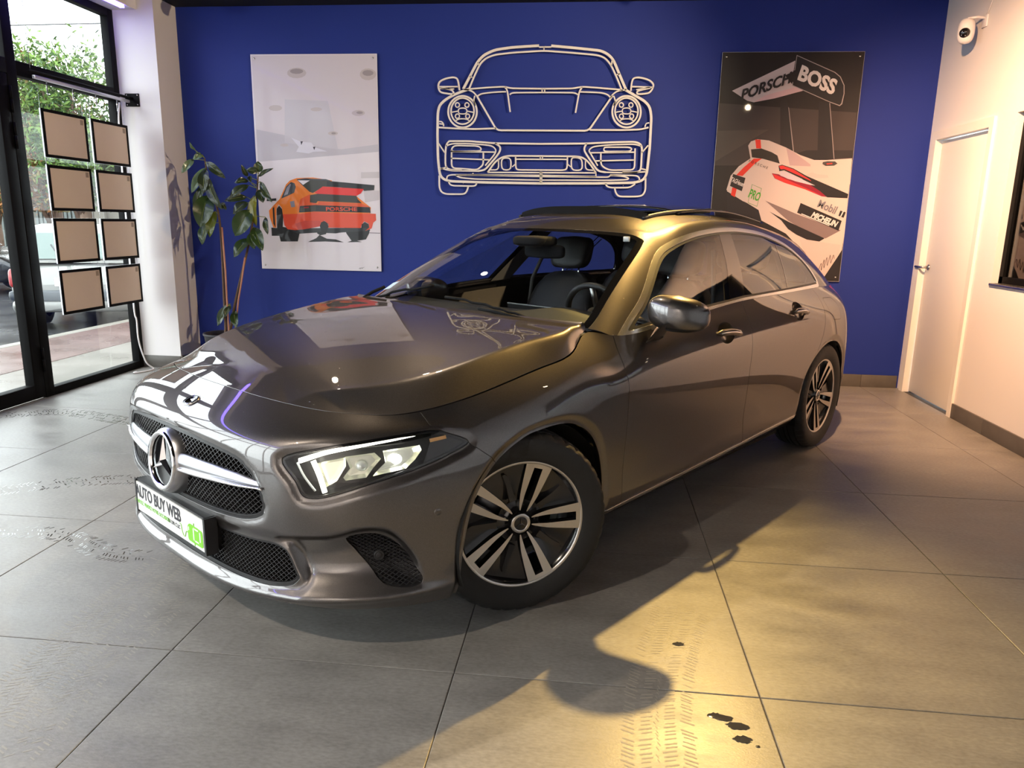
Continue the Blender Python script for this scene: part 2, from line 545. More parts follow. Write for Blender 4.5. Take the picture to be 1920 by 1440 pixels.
def grid_normals(X, outward):
    ds = np.gradient(X, axis=0); dv = np.gradient(X, axis=1)
    n = np.cross(ds, dv)
    n /= np.linalg.norm(n, axis=2, keepdims=True) + 1e-12
    k = np.sign(np.sum(n * outward, axis=2, keepdims=True).mean())
    return n * k, k

def skin_from_grid(X, N, k, attr):
    a, b = X.shape[:2]
    idx = np.arange(a * b).reshape(a, b)
    q = np.stack([idx[:-1, :-1], idx[1:, :-1], idx[1:, 1:], idx[:-1, 1:]], -1).reshape(-1, 4)
    if k < 0: q = q[:, ::-1]
    return dict(V=X.reshape(-1, 3).copy(), N=N.reshape(-1, 3).copy(), A=attr.reshape(a * b, -1).copy(), Q=q, X=[])

def compress(m):
    used = np.zeros(len(m['V']), bool)
    used[m['Q'].ravel()] = True
    for f in m['X']:
        for i in f: used[i] = True
    mp = -np.ones(len(used), int); mp[used] = np.arange(used.sum())
    return dict(V=m['V'][used], N=m['N'][used], A=m['A'][used], Q=mp[m['Q']] if len(m['Q']) else m['Q'], X=[tuple(mp[i] for i in f) for f in m['X']])

def clip(m, d):
    """keep the part of the mesh where d >= 0 (d: per vertex)"""
    V, N, A = m['V'], m['N'], m['A']
    Q = m['Q']
    newV, newN, newA = [], [], []
    base = len(V)
    cache = {}
    def cut(i, j):
        key = (i, j) if i < j else (j, i)
        if key in cache: return cache[key]
        i, j = key
        t = d[i] / (d[i] - d[j])
        newV.append(V[i] + (V[j] - V[i]) * t)
        n = N[i] + (N[j] - N[i]) * t
        newN.append(n / (np.linalg.norm(n) + 1e-12))
        newA.append(A[i] + (A[j] - A[i]) * t)
        cache[key] = base + len(newV) - 1
        return cache[key]
    if len(Q):
        dq = d[Q]
        mn = dq.min(1); mx = dq.max(1)
        keep = Q[mn >= 0]
        mixed = [tuple(f) for f in Q[(mn < 0) & (mx > 0)]]
    else:
        keep = Q; mixed = []
    out = []
    for f in mixed + list(m['X']):
        g = []
        n = len(f)
        for a in range(n):
            i, j = f[a], f[(a + 1) % n]
            if d[i] >= 0: g.append(i)
            if (d[i] >= 0) != (d[j] >= 0): g.append(cut(i, j))
        if len(g) >= 3: out.append(tuple(g))
    if newV:
        V = np.concatenate([V, np.array(newV)]); N = np.concatenate([N, np.array(newN)]); A = np.concatenate([A, np.array(newA)])
    return compress(dict(V=V, N=N, A=A, Q=keep, X=out))

def sdf(P, poly):
    """signed distance to a closed polygon, positive inside"""
    P = np.asarray(P, float); poly = np.asarray(poly, float)
    a = poly; b = np.roll(poly, -1, 0)
    best = np.full(len(P), 1e9); inside = np.zeros(len(P), bool)
    for (x0, y0), (x1, y1) in zip(a, b):
        ex, ey = x1 - x0, y1 - y0
        px, py = P[:, 0] - x0, P[:, 1] - y0
        t = np.clip((px * ex + py * ey) / (ex * ex + ey * ey + 1e-15), 0, 1)
        best = np.minimum(best, (px - t * ex) ** 2 + (py - t * ey) ** 2)
        c = ((y0 > P[:, 1]) != (y1 > P[:, 1]))
        xi = x0 + (P[:, 1] - y0) / (ey if abs(ey) > 1e-12 else 1e-12) * ex
        inside ^= c & (P[:, 0] < xi)
    dd = np.sqrt(best)
    return np.where(inside, dd, -dd)

def sstep(x, a, b):
    t = np.clip((x - a) / (b - a), 0, 1)
    return t * t * (3 - 2 * t)

def skin_arrays(m, flange=0.0, side=1):
    """vertices, faces, normals with a folded-in edge all round"""
    V = m['V'].copy(); N = m['N'].copy()
    F = [tuple(int(i) for i in f) for f in m['Q']] + [tuple(int(i) for i in f) for f in m['X']]
    if flange:
        cnt = {}
        for f in F:
            n = len(f)
            for a in range(n):
                i, j = f[a], f[(a + 1) % n]
                if i == j: continue
                if (j, i) in cnt: cnt.pop((j, i))
                else: cnt[(i, j)] = 1
        be = [e for e in cnt if not (abs(V[e[0]][1]) < 2e-4 and abs(V[e[1]][1]) < 2e-4)]
        outw = {}
        for i, j in be:
            t = np.cross(V[j] - V[i], N[i]); l = np.linalg.norm(t)
            if l < 1e-9: continue
            for q in (i, j): outw[q] = outw.get(q, 0) + t / l
        idx = {}; addV = []; addN = []; b = len(V)
        for q, t in outw.items():
            t = t / (np.linalg.norm(t) + 1e-9)
            r = 0.0022
            idx[q] = (q, b + len(addV), b + len(addV) + 1)
            addV += [V[q] + t * r * 0.4 - N[q] * r * 0.8, V[q] + t * r * 0.4 - N[q] * flange]
            addN += [t, t]
        for i, j in be:
            if i in idx and j in idx:
                A, B = idx[i], idx[j]
                F.append((A[0], A[1], B[1], B[0])); F.append((A[1], A[2], B[2], B[1]))
        if addV:
            V = np.concatenate([V, np.array(addV)]); N = np.concatenate([N, np.array(addN)])
    if side < 0:
        V = V * [1, -1, 1]; N = N * [1, -1, 1]; F = [f[::-1] for f in F]
    return V, F, N

def skin_obj(name, m, material, parent, flange=0.012, side=1, both=False, offset=0.0):
    if offset:
        m = dict(m); m['V'] = m['V'] + m['N'] * offset
    V, F, N = skin_arrays(m, flange, 1)
    if both:
        V2, F2, N2 = skin_arrays(m, flange, -1)
        F = F + [tuple(i + len(V) for i in f) for f in F2]
        V = np.concatenate([V, V2]); N = np.concatenate([N, N2])
    elif side < 0:
        V, F, N = skin_arrays(m, flange, -1)
    me = bpy.data.meshes.new(name)
    me.from_pydata(V.tolist(), [], F)
    me.polygons.foreach_set('use_smooth', [True] * len(me.polygons))
    me.normals_split_custom_set_from_vertices(N.tolist())
    me.update()
    return link_mesh(name, me, material, parent)

# ---- lower body: stations run from the middle of the nose round the left side to the middle of the tail
PLAN = np.array([(.875, 0), (.868, .20), (.842, .38), (.793, .52), (.713, .64), (.607, .735), (.495, .80), (.38, .842), (.26, .866), (.13, .884), (0, .893), (-.14, .893), (-.30, .888), (-.43, .886), (-.58, .885), (-.85, .886), (-1.2, .888), (-1.55, .889), (-1.9, .890), (-2.2, .892), (-2.45, .896), (-2.65, .900), (-2.85, .899), (-3.05, .880), (-3.22, .832), (-3.355, .735), (-3.44, .60), (-3.49, .40), (-3.515, .20), (-3.525, 0)])
EDGE = np.array([(.667, 0, .778), (.664, .17, .7775), (.652, .32, .776), (.628, .45, .773), (.589, .55, .769), (.531, .625, .765), (.468, .688, .763), (.385, .735, .771), (.272, .768, .786), (.138, .783, .806), (0, .790, .829), (-.14, .794, .851), (-.30, .788, .880), (-.445, .734, .936), (-.57, .800, .915), (-.84, .822, .932), (-1.2, .820, .962), (-1.55, .818, .982), (-1.9, .812, .988), (-2.2, .803, .988), (-2.45, .790, .988), (-2.65, .775, .987), (-2.85, .762, .986), (-3.05, .735, .984), (-3.19, .685, .980), (-3.29, .600, .975), (-3.35, .470, .972), (-3.385, .310, .970), (-3.405, .155, .970), (-3.41, 0, .970)])
NST = len(PLAN)
_k = [0, 4, 8, 10, 12, 14, 16, 18, 20, 22, 24, 26, 29]
_ZT = np.array([[.205, .245, .36, .50, .64, .715], [.178, .23, .36, .50, .64, .720], [.165, .24, .36, .50, .635, .715], [.165, .25, .38, .52, .655, .750], [.175, .235, .37, .53, .68, .79], [.185, .235, .36, .52, .67, .79], [.188, .245, .37, .53, .68, .825], [.192, .26, .375, .53, .69, .845], [.20, .275, .40, .55, .70, .855], [.22, .30, .42, .56, .71, .86], [.24, .31, .43, .57, .71, .86], [.25, .32, .44, .57, .71, .85], [.25, .32, .44, .57, .71, .85]])
_IN = np.array([[.035, -.002, .012, 0, .004, .050], [.03, 0, .010, 0, .012, .050], [.02, .003, 0, 0, .010, .045], [.05, .015, .004, 0, .003, .037], [.08, .02, .008, 0, -.004, .020], [.085, .022, .012, 0, -.009, .004], [.085, .02, .013, 0, -.008, .006], [.085, .02, .012, 0, -.007, .008], [.08, .02, .006, 0, 0, .022], [.08, .02, .005, 0, .008, .040], [.08, .015, .003, 0, .008, .045], [.06, .01, 0, 0, .010, .05], [.06, .01, 0, 0, .010, .05]])
_st = np.arange(NST)
ZT = np.stack([herm(_st, _k, _ZT[:, j]) for j in range(6)], 1)
IN = np.stack([herm(_st, _k, _IN[:, j]) for j in range(6)], 1)
_pl = np.concatenate([PLAN[1:2] * [1, -1], PLAN, PLAN[-2:-1] * [1, -1]])
_tg = _pl[2:] - _pl[:-2]
_nm = np.stack([-_tg[:, 1], _tg[:, 0]], 1)
_nm *= np.sign(np.sum(_nm * (PLAN - [-1.3, 0]), 1))[:, None]
_nm /= np.linalg.norm(_nm, axis=1)[:, None]
NETA = np.zeros((NST, 7, 3))
for j in range(6):
    NETA[:, j, :2] = PLAN - _nm * IN[:, j:j + 1]
    NETA[:, j, 2] = ZT[:, j]
NETA[:, 6] = EDGE
NETA[0, :, 1] = 0; NETA[-1, :, 1] = 0
us, uv, XA = bs_eval(NETA, 20, 16)
_out = XA - np.array([-1.3, 0, .5])
NA, _kA = grid_normals(XA, _out)
NA[0, :, 1] = 0; NA[-1, :, 1] = 0
_j3 = int(np.argmin(abs(uv - 3)))
_L3 = XA[:, _j3, :2]
TAU_L = np.concatenate([[0], np.cumsum(np.linalg.norm(np.diff(_L3, axis=0), axis=1))])
def tau_of(x, y):
    """arc length round the nose of the plan point nearest (x, y)"""
    d = (_L3[:, 0] - x) ** 2 + (_L3[:, 1] - y) ** 2
    return TAU_L[int(np.argmin(d))]
def tz(pts):
    return [(tau_of(x, y), z) for x, y, z in pts]
TAUG = np.repeat(TAU_L[:, None], len(uv), 1)
SG = np.repeat(us[:, None], len(uv), 1); VG = np.repeat(uv[None], len(us), 0)

# front openings, measured round the nose as (arc length, height)
def plan_x(y):
    return float(np.interp(abs(y), _L3[:160, 1], _L3[:160, 0]))
def yz_t(pts):
    return [(tau_of(plan_x(y), y), z) for y, z in pts]
HEADLIGHT = spline(tz([(.761, .534, .655), (.709, .621, .686), (.617, .722, .706), (.501, .792, .717), (.40, .829, .718), (.350, .844, .702), (.291, .856, .669), (.36, .841, .644), (.458, .809, .617), (.545, .77, .596), (.62, .72, .573), (.678, .662, .551), (.712, .616, .541), (.730, .590, .550), (.742, .569, .592)]), 4, closed=True)
SIDE_INTAKE = spline(tz([(.662, .690, .408), (.600, .735, .420), (.552, .766, .400), (.506, .79, .352), (.474, .803, .298), (.457, .809, .262), (.476, .802, .244), (.530, .780, .246), (.570, .757, .264), (.605, .733, .312), (.637, .708, .362)]), 4, closed=True)
SCOOP = spline(tz([(.800, .50, .395), (.688, .653, .426), (.623, .718, .447), (.566, .756, .441), (.528, .781, .412), (.483, .799, .345), (.456, .81, .287), (.449, .813, .250), (.475, .802, .226), (.58, .745, .222), (.70, .65, .225), (.78, .54, .24)]), 4, closed=True)
GRILLE = spline([(0, .676), (.17, .670), (.30, .659), (.385, .645), (.44, .615), (.475, .565), (.492, .512), (.478, .472), (.41, .446), (.28, .437), (.14, .437), (0, .437)], 4)
GRILLE = [(t, z) for t, z in yz_t(GRILLE)]
LOWER = [(t, z) for t, z in yz_t(spline([(0, .385), (.25, .388), (.42, .386), (.52, .382), (.555, .345), (.582, .288), (.562, .258), (.50, .247), (.40, .249), (.24, .257), (0, .264)], 4))]
def closed_half(p):
    return np.array([(-.3, p[0][1])] + list(p) + [(-.3, p[-1][1])])
GRILLE = closed_half(GRILLE); LOWER = closed_half(LOWER)

# sculpting of the bumper (inward dents along the normal)
_P = np.stack([TAUG.ravel(), XA[..., 2].ravel()], 1)
_dsp = np.zeros(len(_P))
_front = TAUG.ravel() < 1.9
_fp = _P[_front]
dd = sdf(_fp, SCOOP)
_lower_in = sdf(_fp, LOWER); _gr = sdf(_fp, GRILLE); _si = sdf(_fp, SIDE_INTAKE)
_d = (-0.024 * sstep(dd, -0.003, 0.020) * sstep(_fp[:, 1], .24, .33) - 0.014 * sstep(dd, 0.0, 0.075)) * sstep(-_lower_in, 0.0, .035)
_d += -0.012 * sstep(_lower_in, -0.05, 0.0)
_d += 0.013 * np.exp(-((_fp[:, 1] - .224) / .016) ** 2) * sstep(_fp[:, 0], 1.18, .95)
_d += -0.008 * sstep(_gr, -0.02, 0.0)
# the bonnet leading edge overhangs the inner end of the lamp
_lam = sdf(_fp, HEADLIGHT)
_d += -0.012 * sstep(_lam, -0.03, 0.0) * sstep(_fp[:, 1], .74, .66)
_dsp[_front] = _d
XA = XA + NA * _dsp.reshape(XA.shape[:2])[..., None]
NA, _kA = grid_normals(XA, _out)
NA[0, :, 1] = 0; NA[-1, :, 1] = 0
NA /= np.linalg.norm(NA, axis=2, keepdims=True)
SKA = skin_from_grid(XA, NA, _kA, np.stack([SG, VG, TAUG], -1))

# ---- bonnet: a crowned sheet fanned between its shut line and the car's middle line
_EL = XA[:, -1]
_spx = [0.9, .667, .6, .5, .4, .2, 0, -.2, -.36, -.6]
_spz = [.69, .778, .797, .826, .851, .895, .930, .956, .971, .99]
def hood_z(x, y):
    sp = herm(x, _spx[::-1], _spz[::-1])
    ex = _EL[90:261:10, 0][::-1]
    ye = herm(x, ex, _EL[90:261:10, 1][::-1]); ze = herm(x, ex, _EL[90:261:10, 2][::-1])
    xf = _EL[90, 0]
    ye = np.where(x > xf, _EL[90, 1], ye); ze = np.where(x > xf, _EL[90, 2], ze)
    D = sp - ze
    # nearly flat top as far as a crease, then a flank falling to the shut line
    w = herm(x, [-.45, -.30, -.14, 0, .24, .40, .55, .67], [.012, .05, .078, .086, .100, .125, .17, .22])
    yc = ye - w; ya = np.abs(y)
    top = sp - .26 * D * (np.minimum(ya, yc) / ye) ** 2 + .004 * np.exp(-np.clip(yc - ya, 0, 1) / .05)
    zc = sp - .26 * D * (yc / ye) ** 2 + .004
    f_ = np.clip((ya - yc) / w, 0, 1.1)
    return np.where(ya < yc, top, zc + (ze - zc) * (f_ * .8 + .2 * f_ ** 2))
_ih = np.arange(0, 13 * 20 + 1)
_nr = 130
_sx = herm(_ih / 20.0, [0, 1, 2, 3, 4, 5, 6, 7, 8, 9, 10, 11, 12, 13], [.50, .488, .465, .43, .39, .34, .28, .20, .11, .01, -.09, -.18, -.27, -.36])
_rr = np.linspace(0, 1, _nr)
XH = np.zeros((len(_ih), _nr, 3))
for a, i in enumerate(_ih):
    XH[a, :, 0] = _EL[i, 0] + (_sx[a] - _EL[i, 0]) * _rr
    XH[a, :, 1] = _EL[i, 1] * (1 - _rr)
# smooth height so that the front edge meets the nose
_zz = hood_z(XH[..., 0], XH[..., 1])
_w = (1 - _rr[None]) ** 3
XH[..., 2] = _zz + (_EL[_ih, 2][:, None] - _zz[:, :1]) * _w
for _ in range(7):
    z = XH[..., 2]
    z2 = z.copy()
    z2[1:-1, 1:-1] = (z[1:-1, 1:-1] * 4 + z[:-2, 1:-1] + z[2:, 1:-1] + z[1:-1, :-2] + z[1:-1, 2:]) / 8
    XH[..., 2] = z2
NH, _kH = grid_normals(XH, np.broadcast_to(np.array([0, 0, 1.0]), XH.shape))
NH[0, :, 1] = 0; NH[:, -1, 1] = 0
NH /= np.linalg.norm(NH, axis=2, keepdims=True)
SKH = skin_from_grid(XH, NH, _kH, np.stack([np.repeat(_ih[:, None] / 20.0, _nr, 1), np.repeat(_rr[None], len(_ih), 0), 0 * XH[..., 0]], -1))

# ---- greenhouse: ring from the windscreen foot round the left side to the tail, rising to the roof spine
BASE = np.array([(-.36, 0, .945), (-.375, .25, .945), (-.42, .48, .943), (-.475, .64, .942), (-.53, .745, .93), (-.60, .806, .90), (-.80, .822, .922), (-1.05, .822, .948), (-1.3, .820, .966), (-1.55, .818, .982), (-1.8, .814, .987), (-2.05, .808, .988), (-2.3, .797, .988), (-2.52, .783, .988), (-2.72, .768, .987), (-2.92, .752, .986), (-3.10, .722, .982), (-3.25, .645, .976), (-3.34, .470, .972), (-3.38, .25, .97), (-3.40, 0, .97)])
TOP = np.array([(-1.065, 0, 1.315), (-1.072, .20, 1.313), (-1.09, .36, 1.308), (-1.11, .47, 1.300), (-1.145, .540, 1.288), (-1.22, .580, 1.283), (-1.36, .586, 1.312), (-1.50, .582, 1.333), (-1.64, .580, 1.345), (-1.78, .578, 1.352), (-1.93, .575, 1.354), (-2.08, .572, 1.350), (-2.23, .570, 1.340), (-2.38, .570, 1.322), (-2.52, .572, 1.303), (-2.67, .574, 1.280), (-2.82, .566, 1.255), (-2.96, .535, 1.238), (-3.05, .425, 1.242), (-3.06, .22, 1.246), (-3.07, 0, 1.25)])
SPX = [-1.35, -1.36, -1.38, -1.41, -1.45, -1.50, -1.56, -1.63, -1.70, -1.77, -1.84, -1.92, -2.0, -2.09, -2.18, -2.28, -2.38, -2.48, -2.57, -2.64, -2.68]
def roof_z(x):
    return herm(x, [-3.1, -2.8, -2.5, -2.2, -1.9, -1.7, -1.5, -1.35, -1.2, -1.065, -.95], [1.285, 1.345, 1.390, 1.418, 1.430, 1.430, 1.421, 1.405, 1.370, 1.315, 1.258])
def roof_at(x, y):
    ex = TOP[5:18, 0][::-1]
    ye = herm(x, ex, TOP[5:18, 1][::-1]); ze = herm(x, ex, TOP[5:18, 2][::-1])
    sp = roof_z(x)
    return sp - (sp - ze) * np.abs(y / ye) ** 3.0
NB = len(BASE)
NETB = np.zeros((NB, 8, 3))
for i in range(NB):
    b, t = BASE[i], TOP[i]
    sp = np.array([SPX[i], 0, roof_z(SPX[i])])
    bow = 0.018
    out2 = np.array([t[0] * 0, t[1], 0]); 
    side = np.array([0.0, 1, 0]) if 4 < i < 17 else (np.array([1.0, .2, .6]) if i <= 3 else (np.array([.7, .7, .2]) if i == 4 else np.array([-1.0, 0, .3])))
    if i == 0: side = np.array([1.0, 0, .6])
    if i >= NB - 1: side[1] = 0
    for j in range(4):
        f_ = j / 3.0
        NETB[i, j] = b + (t - b) * f_ + side * bow * 4 * f_ * (1 - f_) * (0.8)
    # roof: from the edge ring over the cant rail to the spine
    for j, f_ in ((4, .12), (5, .34), (6, .64), (7, 1.0)):
        xy = t[:2] + (sp[:2] - t[:2]) * f_
        z = roof_at(xy[0], xy[1])
        z0 = roof_at(t[0], t[1])
        NETB[i, j] = (xy[0], xy[1], z + (t[2] - z0) * (1 - f_) ** 2)
NETB[0, :, 1] = 0; NETB[-1, :, 1] = 0
usB, uvB, XB = bs_eval(NETB, 16, 14)
NBm, _kB = grid_normals(XB, XB - np.array([-1.8, 0, .6]))
NBm[0, :, 1] = 0; NBm[-1, :, 1] = 0; NBm[:, -1, 1] = 0
NBm /= np.linalg.norm(NBm, axis=2, keepdims=True)
SKB = skin_from_grid(XB, NBm, _kB, np.stack([np.repeat(usB[:, None], len(uvB), 1), np.repeat(uvB[None], len(usB), 0), 0 * XB[..., 0]], -1))

# ------------------------------------------------------------------ car: materials
def paint_mat():
    m = mat('car_paint', rgb(96, 92, 91), 0.37, .90, 1.0, 0.008)
    m.node_tree.nodes['Principled BSDF'].inputs['Coat IOR'].default_value = 1.8
    nt = m.node_tree; p = nt.nodes['Principled BSDF']
    p.inputs['Specular Tint'].default_value = (.42, .41, .41, 1)
    tc = nt.nodes.new('ShaderNodeTexCoord')
    v = nt.nodes.new('ShaderNodeTexVoronoi'); v.inputs['Scale'].default_value = 1400
    nt.links.new(tc.outputs['Object'], v.inputs['Vector'])
    mx = nt.nodes.new('ShaderNodeMix'); mx.data_type = 'RGBA'
    c = rgb(96, 92, 91)
    mx.inputs['A'].default_value = (*[q * .8 for q in c], 1); mx.inputs['B'].default_value = (*[q * 1.25 for q in c], 1)
    sp = nt.nodes.new('ShaderNodeSeparateColor')
    nt.links.new(v.outputs['Color'], sp.inputs[0]); nt.links.new(sp.outputs[0], mx.inputs['Factor'])
    nt.links.new(mx.outputs['Result'], p.inputs['Base Color'])
    return m
paint_mat()
mat('black_gloss', (.006, .006, .007), .06, 0, .6)
mat('black_plastic', (.018, .018, .02), .45, bump=(.15, 300))
mat('dark_void', (.004, .004, .004), .9)
mat('grille_black', (.012, .012, .014), .28, 0, .3)
mat('chrome', (.80, .80, .81), .09, 1.0)
mat('satin_silver', (.42, .42, .44), .32, 1.0)
mat('bright_trim', (.74, .73, .72), .26, 1.0)
mat('alu_trim', (.70, .68, .66), .22, 1.0)
mat('rubber', (.014, .014, .014), .62, bump=(.2, 160))
mat('rim_machined', (.70, .67, .63), .30, 1.0, nscale=60)
mat('rim_black', (.012, .012, .013), .18, 0, .5)
mat('disc_steel', (.20, .20, .21), .35, 1.0)
mat('leather_black', (.020, .019, .019), .48, bump=(.25, 90))
mat('leather_light', (.16, .135, .10), .55, bump=(.25, 90))
mat('headliner', (.10, .095, .09), .85)
mat('dash_black', (.014, .014, .015), .55, bump=(.2, 200))
mat('dash_trim', (.32, .31, .30), .3, 1.0)
mat('tail_red', (.55, .006, .01), .12, 0, .8)
glass_mat('windscreen_glass', (.88, .92, .93), 1.42)
glass_mat('side_glass', (.66, .69, .70), 1.5)
glass_mat('rear_glass', (.16, .17, .18), 1.6)
glass_mat('roof_glass', (.06, .065, .07), 1.6)
glass_mat('lamp_glass', (.97, .98, .98), 1.35)
mat('drl_light', (.9, .9, .85), .3, emit=(1.0, .97, .82), estr=5.0)
mat('lamp_beam', (.9, .9, .85), .2, emit=(.95, .97, 1.0), estr=7.0)
mat('lamp_reflector', (.80, .80, .66), .22, .9, emit=(1, .98, .80), estr=.10)  # faint emission stands in for lamp light scattered onto the reflectors
mat('matt_black', (.010, .010, .011), .85, spec=.15)
mat('lamp_lens', (.75, .80, .78), .05, .3, 1.0)
mat('lamp_house', (.03, .03, .03), .25)

car = empty('car', CAR_LOC, CAR_RZ)
tag(car, 'grey metallic hatchback with lit headlights and open sunroof parked on the tiles', 'car')

XZ = lambda m: m['V'][:, [0, 2]]
TZ = lambda m: np.stack([m['A'][:, 2], m['V'][:, 2]], 1)
XY = lambda m: m['V'][:, [0, 1]]
GAP = 0.0022

ARCH_F = spline([(.338, .02), (.333, .18), (.320, .324), (.276, .485), (.190, .590), (.070, .648), (-.04, .662), (-.137, .659), (-.215, .637), (-.301, .583), (-.361, .504), (-.397, .412), (-.410, .33), (-.416, .20), (-.42, .02)], 6)
ARCH_R = spline([(-2.338, .02), (-2.340, .20), (-2.350, .34), (-2.374, .45), (-2.414, .525), (-2.490, .59), (-2.600, .642), (-2.70, .666), (-2.79, .668), (-2.89, .648), (-2.985, .59), (-3.05, .52), (-3.085, .43), (-3.10, .33), (-3.10, .20), (-3.10, .02)], 6)

# rolled wheel-arch lips
_xz = SKA['V'][:, [0, 2]]; _side = SKA['V'][:, 1] > .55
_lip = np.zeros(len(_xz))
for A_ in (ARCH_F, ARCH_R):
    _lip = np.maximum(_lip, sstep(sdf(_xz, A_), -0.034, -0.010))
SKA['V'] = SKA['V'] - SKA['N'] * (0.010 * _lip * _side)[:, None]
_g = SKA['V'].reshape(XA.shape)
_n, _kk = grid_normals(_g, _g - np.array([-1.3, 0, .5]))
_n[0, :, 1] = 0; _n[-1, :, 1] = 0
_n /= np.linalg.norm(_n, axis=2, keepdims=True)
SKA['N'] = _n.reshape(-1, 3)

BODY = clip(SKA, -sdf(XZ(SKA), ARCH_F) - np.where(SKA['V'][:, 1] > .5, 0, -9))
BODY = clip(BODY, -sdf(XZ(BODY), ARCH_R) - np.where(BODY['V'][:, 1] > .5, 0, -9))
T_ = tau_of
BUMPER = np.array([(-.3, .0), (T_(.05, .893), .0), (T_(.10, .887), .48), (T_(.218, .872), .610), (T_(.291, .856), .667), (T_(.40, .829), .731), (T_(.382, .84), .84), (-.3, .84)])
FDOOR = np.array([(-.548, .97), (-.545, .91), (-.531, .869), (-.517, .80), (-.522, .70), (-.531, .58), (-.533, .457), (-.545, .238), (-.545, .10), (-1.635, .10), (-1.632, .262), (-1.614, .40), (-1.604, .55), (-1.600, .654), (-1.612, .786), (-1.616, .87), (-1.612, .93), (-1.588, 1.05), (-1.0, 1.05)])
RDOOR = np.array([(-1.588, 1.05), (-1.612, .93), (-1.616, .87), (-1.612, .786), (-1.600, .654), (-1.604, .55), (-1.614, .40), (-1.632, .262), (-1.635, .10), (-2.318, .10), (-2.318, .30), (-2.335, .42), (-2.372, .50), (-2.43, .57), (-2.489, .618), (-2.542, .669), (-2.585, .73), (-2.618, .795), (-2.645, .88), (-2.655, .94), (-2.655, 1.05)])
def sill_z(x): return np.interp(-x, [.4, 1.2, 2.4], [.228, .247, .278])

b = BODY
bump = clip(b, sdf(TZ(b), BUMPER) - GAP * .6)
bump = clip(bump, -sdf(TZ(bump), HEADLIGHT) - GAP)
bump = clip(bump, 5.985 - bump['A'][:, 1])
for hole in (GRILLE, LOWER, SIDE_INTAKE):
    bump = clip(bump, -sdf(TZ(bump), hole))
skin_obj('front_bumper', bump, 'car_paint', car, .016, both=True)

rest = clip(b, -sdf(TZ(b), BUMPER) - GAP * .6)
rest = clip(rest, -sdf(TZ(rest), HEADLIGHT) - GAP)
upper = clip(rest, rest['V'][:, 2] - sill_z(rest['V'][:, 0]) - np.where((rest['V'][:, 0] < -.40) & (rest['V'][:, 0] > -2.36), 0.004, -9))
fend = clip(upper, upper['V'][:, 0] + .10 - 0 * upper['V'][:, 0])
fend = clip(upper, np.minimum(upper['V'][:, 0] + .60, -sdf(XZ(upper), FDOOR) - GAP))
fend = clip(fend, 5.985 - fend['A'][:, 1])
for sd in (1, -1):
    skin_obj('front_fender', fend, 'car_paint', car, .016, side=sd)
quart = clip(upper, -1.2 - upper['V'][:, 0])
quart = clip(quart, -sdf(XZ(quart), RDOOR) - GAP)
quart = clip(quart, -1.7 - quart['V'][:, 0])
TAIL = np.array([(-3.03, .978), (-3.10, .945), (-3.17, .88), (-3.21, .80), (-3.7, .79), (-3.7, .975)])
tail = clip(quart, np.minimum(sdf(XZ(quart), TAIL), quart['V'][:, 1] - .50))
quart = clip(quart, np.maximum(-sdf(XZ(quart), TAIL), 0.50 - quart['V'][:, 1]) - .002)
RB = np.array([(-2.96, .60), (-3.05, .615), (-3.30, .66), (-3.8, .68), (-3.8, 0), (-2.9, 0)])
rbump = clip(quart, sdf(XZ(quart), RB) - .002)
quart = clip(quart, -sdf(XZ(quart), RB) - .002)
boot = clip(quart, np.minimum(-3.30 - quart['V'][:, 0], .60 - quart['V'][:, 1]) )
quart = clip(quart, -np.minimum(-3.30 - quart['V'][:, 0], .60 - quart['V'][:, 1]) - .004)
skin_obj('rear_bumper', rbump, 'car_paint', car, .012, both=True)
skin_obj('boot_lid', boot, 'car_paint', car, .012, both=True)
FLAP = rounded([(-2.70, .93), (-2.87, .925), (-2.93, .87), (-2.925, .79), (-2.76, .80), (-2.72, .85)], .03)
flap = clip(quart, sdf(XZ(quart), FLAP) - .0015)
quart_l = clip(quart, -sdf(XZ(quart), FLAP) - .001)
skin_obj('fuel_flap', flap, 'car_paint', car, .010)
for sd in (1, -1):
    skin_obj('rear_quarter_panel', quart_l if sd > 0 else quart, 'car_paint', car, .014, side=sd)
    tag(skin_obj('tail_light', tail, 'tail_red', car, .01, side=sd), 'red tail light lens')

# sills with a bright strip along their top
low = clip(rest, sill_z(rest['V'][:, 0]) - rest['V'][:, 2])
low = clip(low, np.minimum(-.415 - low['V'][:, 0], low['V'][:, 0] + 2.345))
strip = clip(rest, np.minimum(rest['V'][:, 2] - sill_z(rest['V'][:, 0]) + .006, sill_z(rest['V'][:, 0]) + .008 - rest['V'][:, 2]))
strip = clip(strip, np.minimum(-.42 - strip['V'][:, 0], strip['V'][:, 0] + 2.345))
for sd in (1, -1):
    skin_obj('sill', low, 'car_paint', car, .02, side=sd)
    tag(skin_obj('sill_strip', strip, 'alu_trim', car, .006, side=sd, offset=.004), 'thin bright strip along the sill')

# bonnet
hood = clip(SKH, SKH['A'][:, 1] - .004)

bonnet = skin_obj('bonnet', hood, 'car_paint', car, .022, both=True)

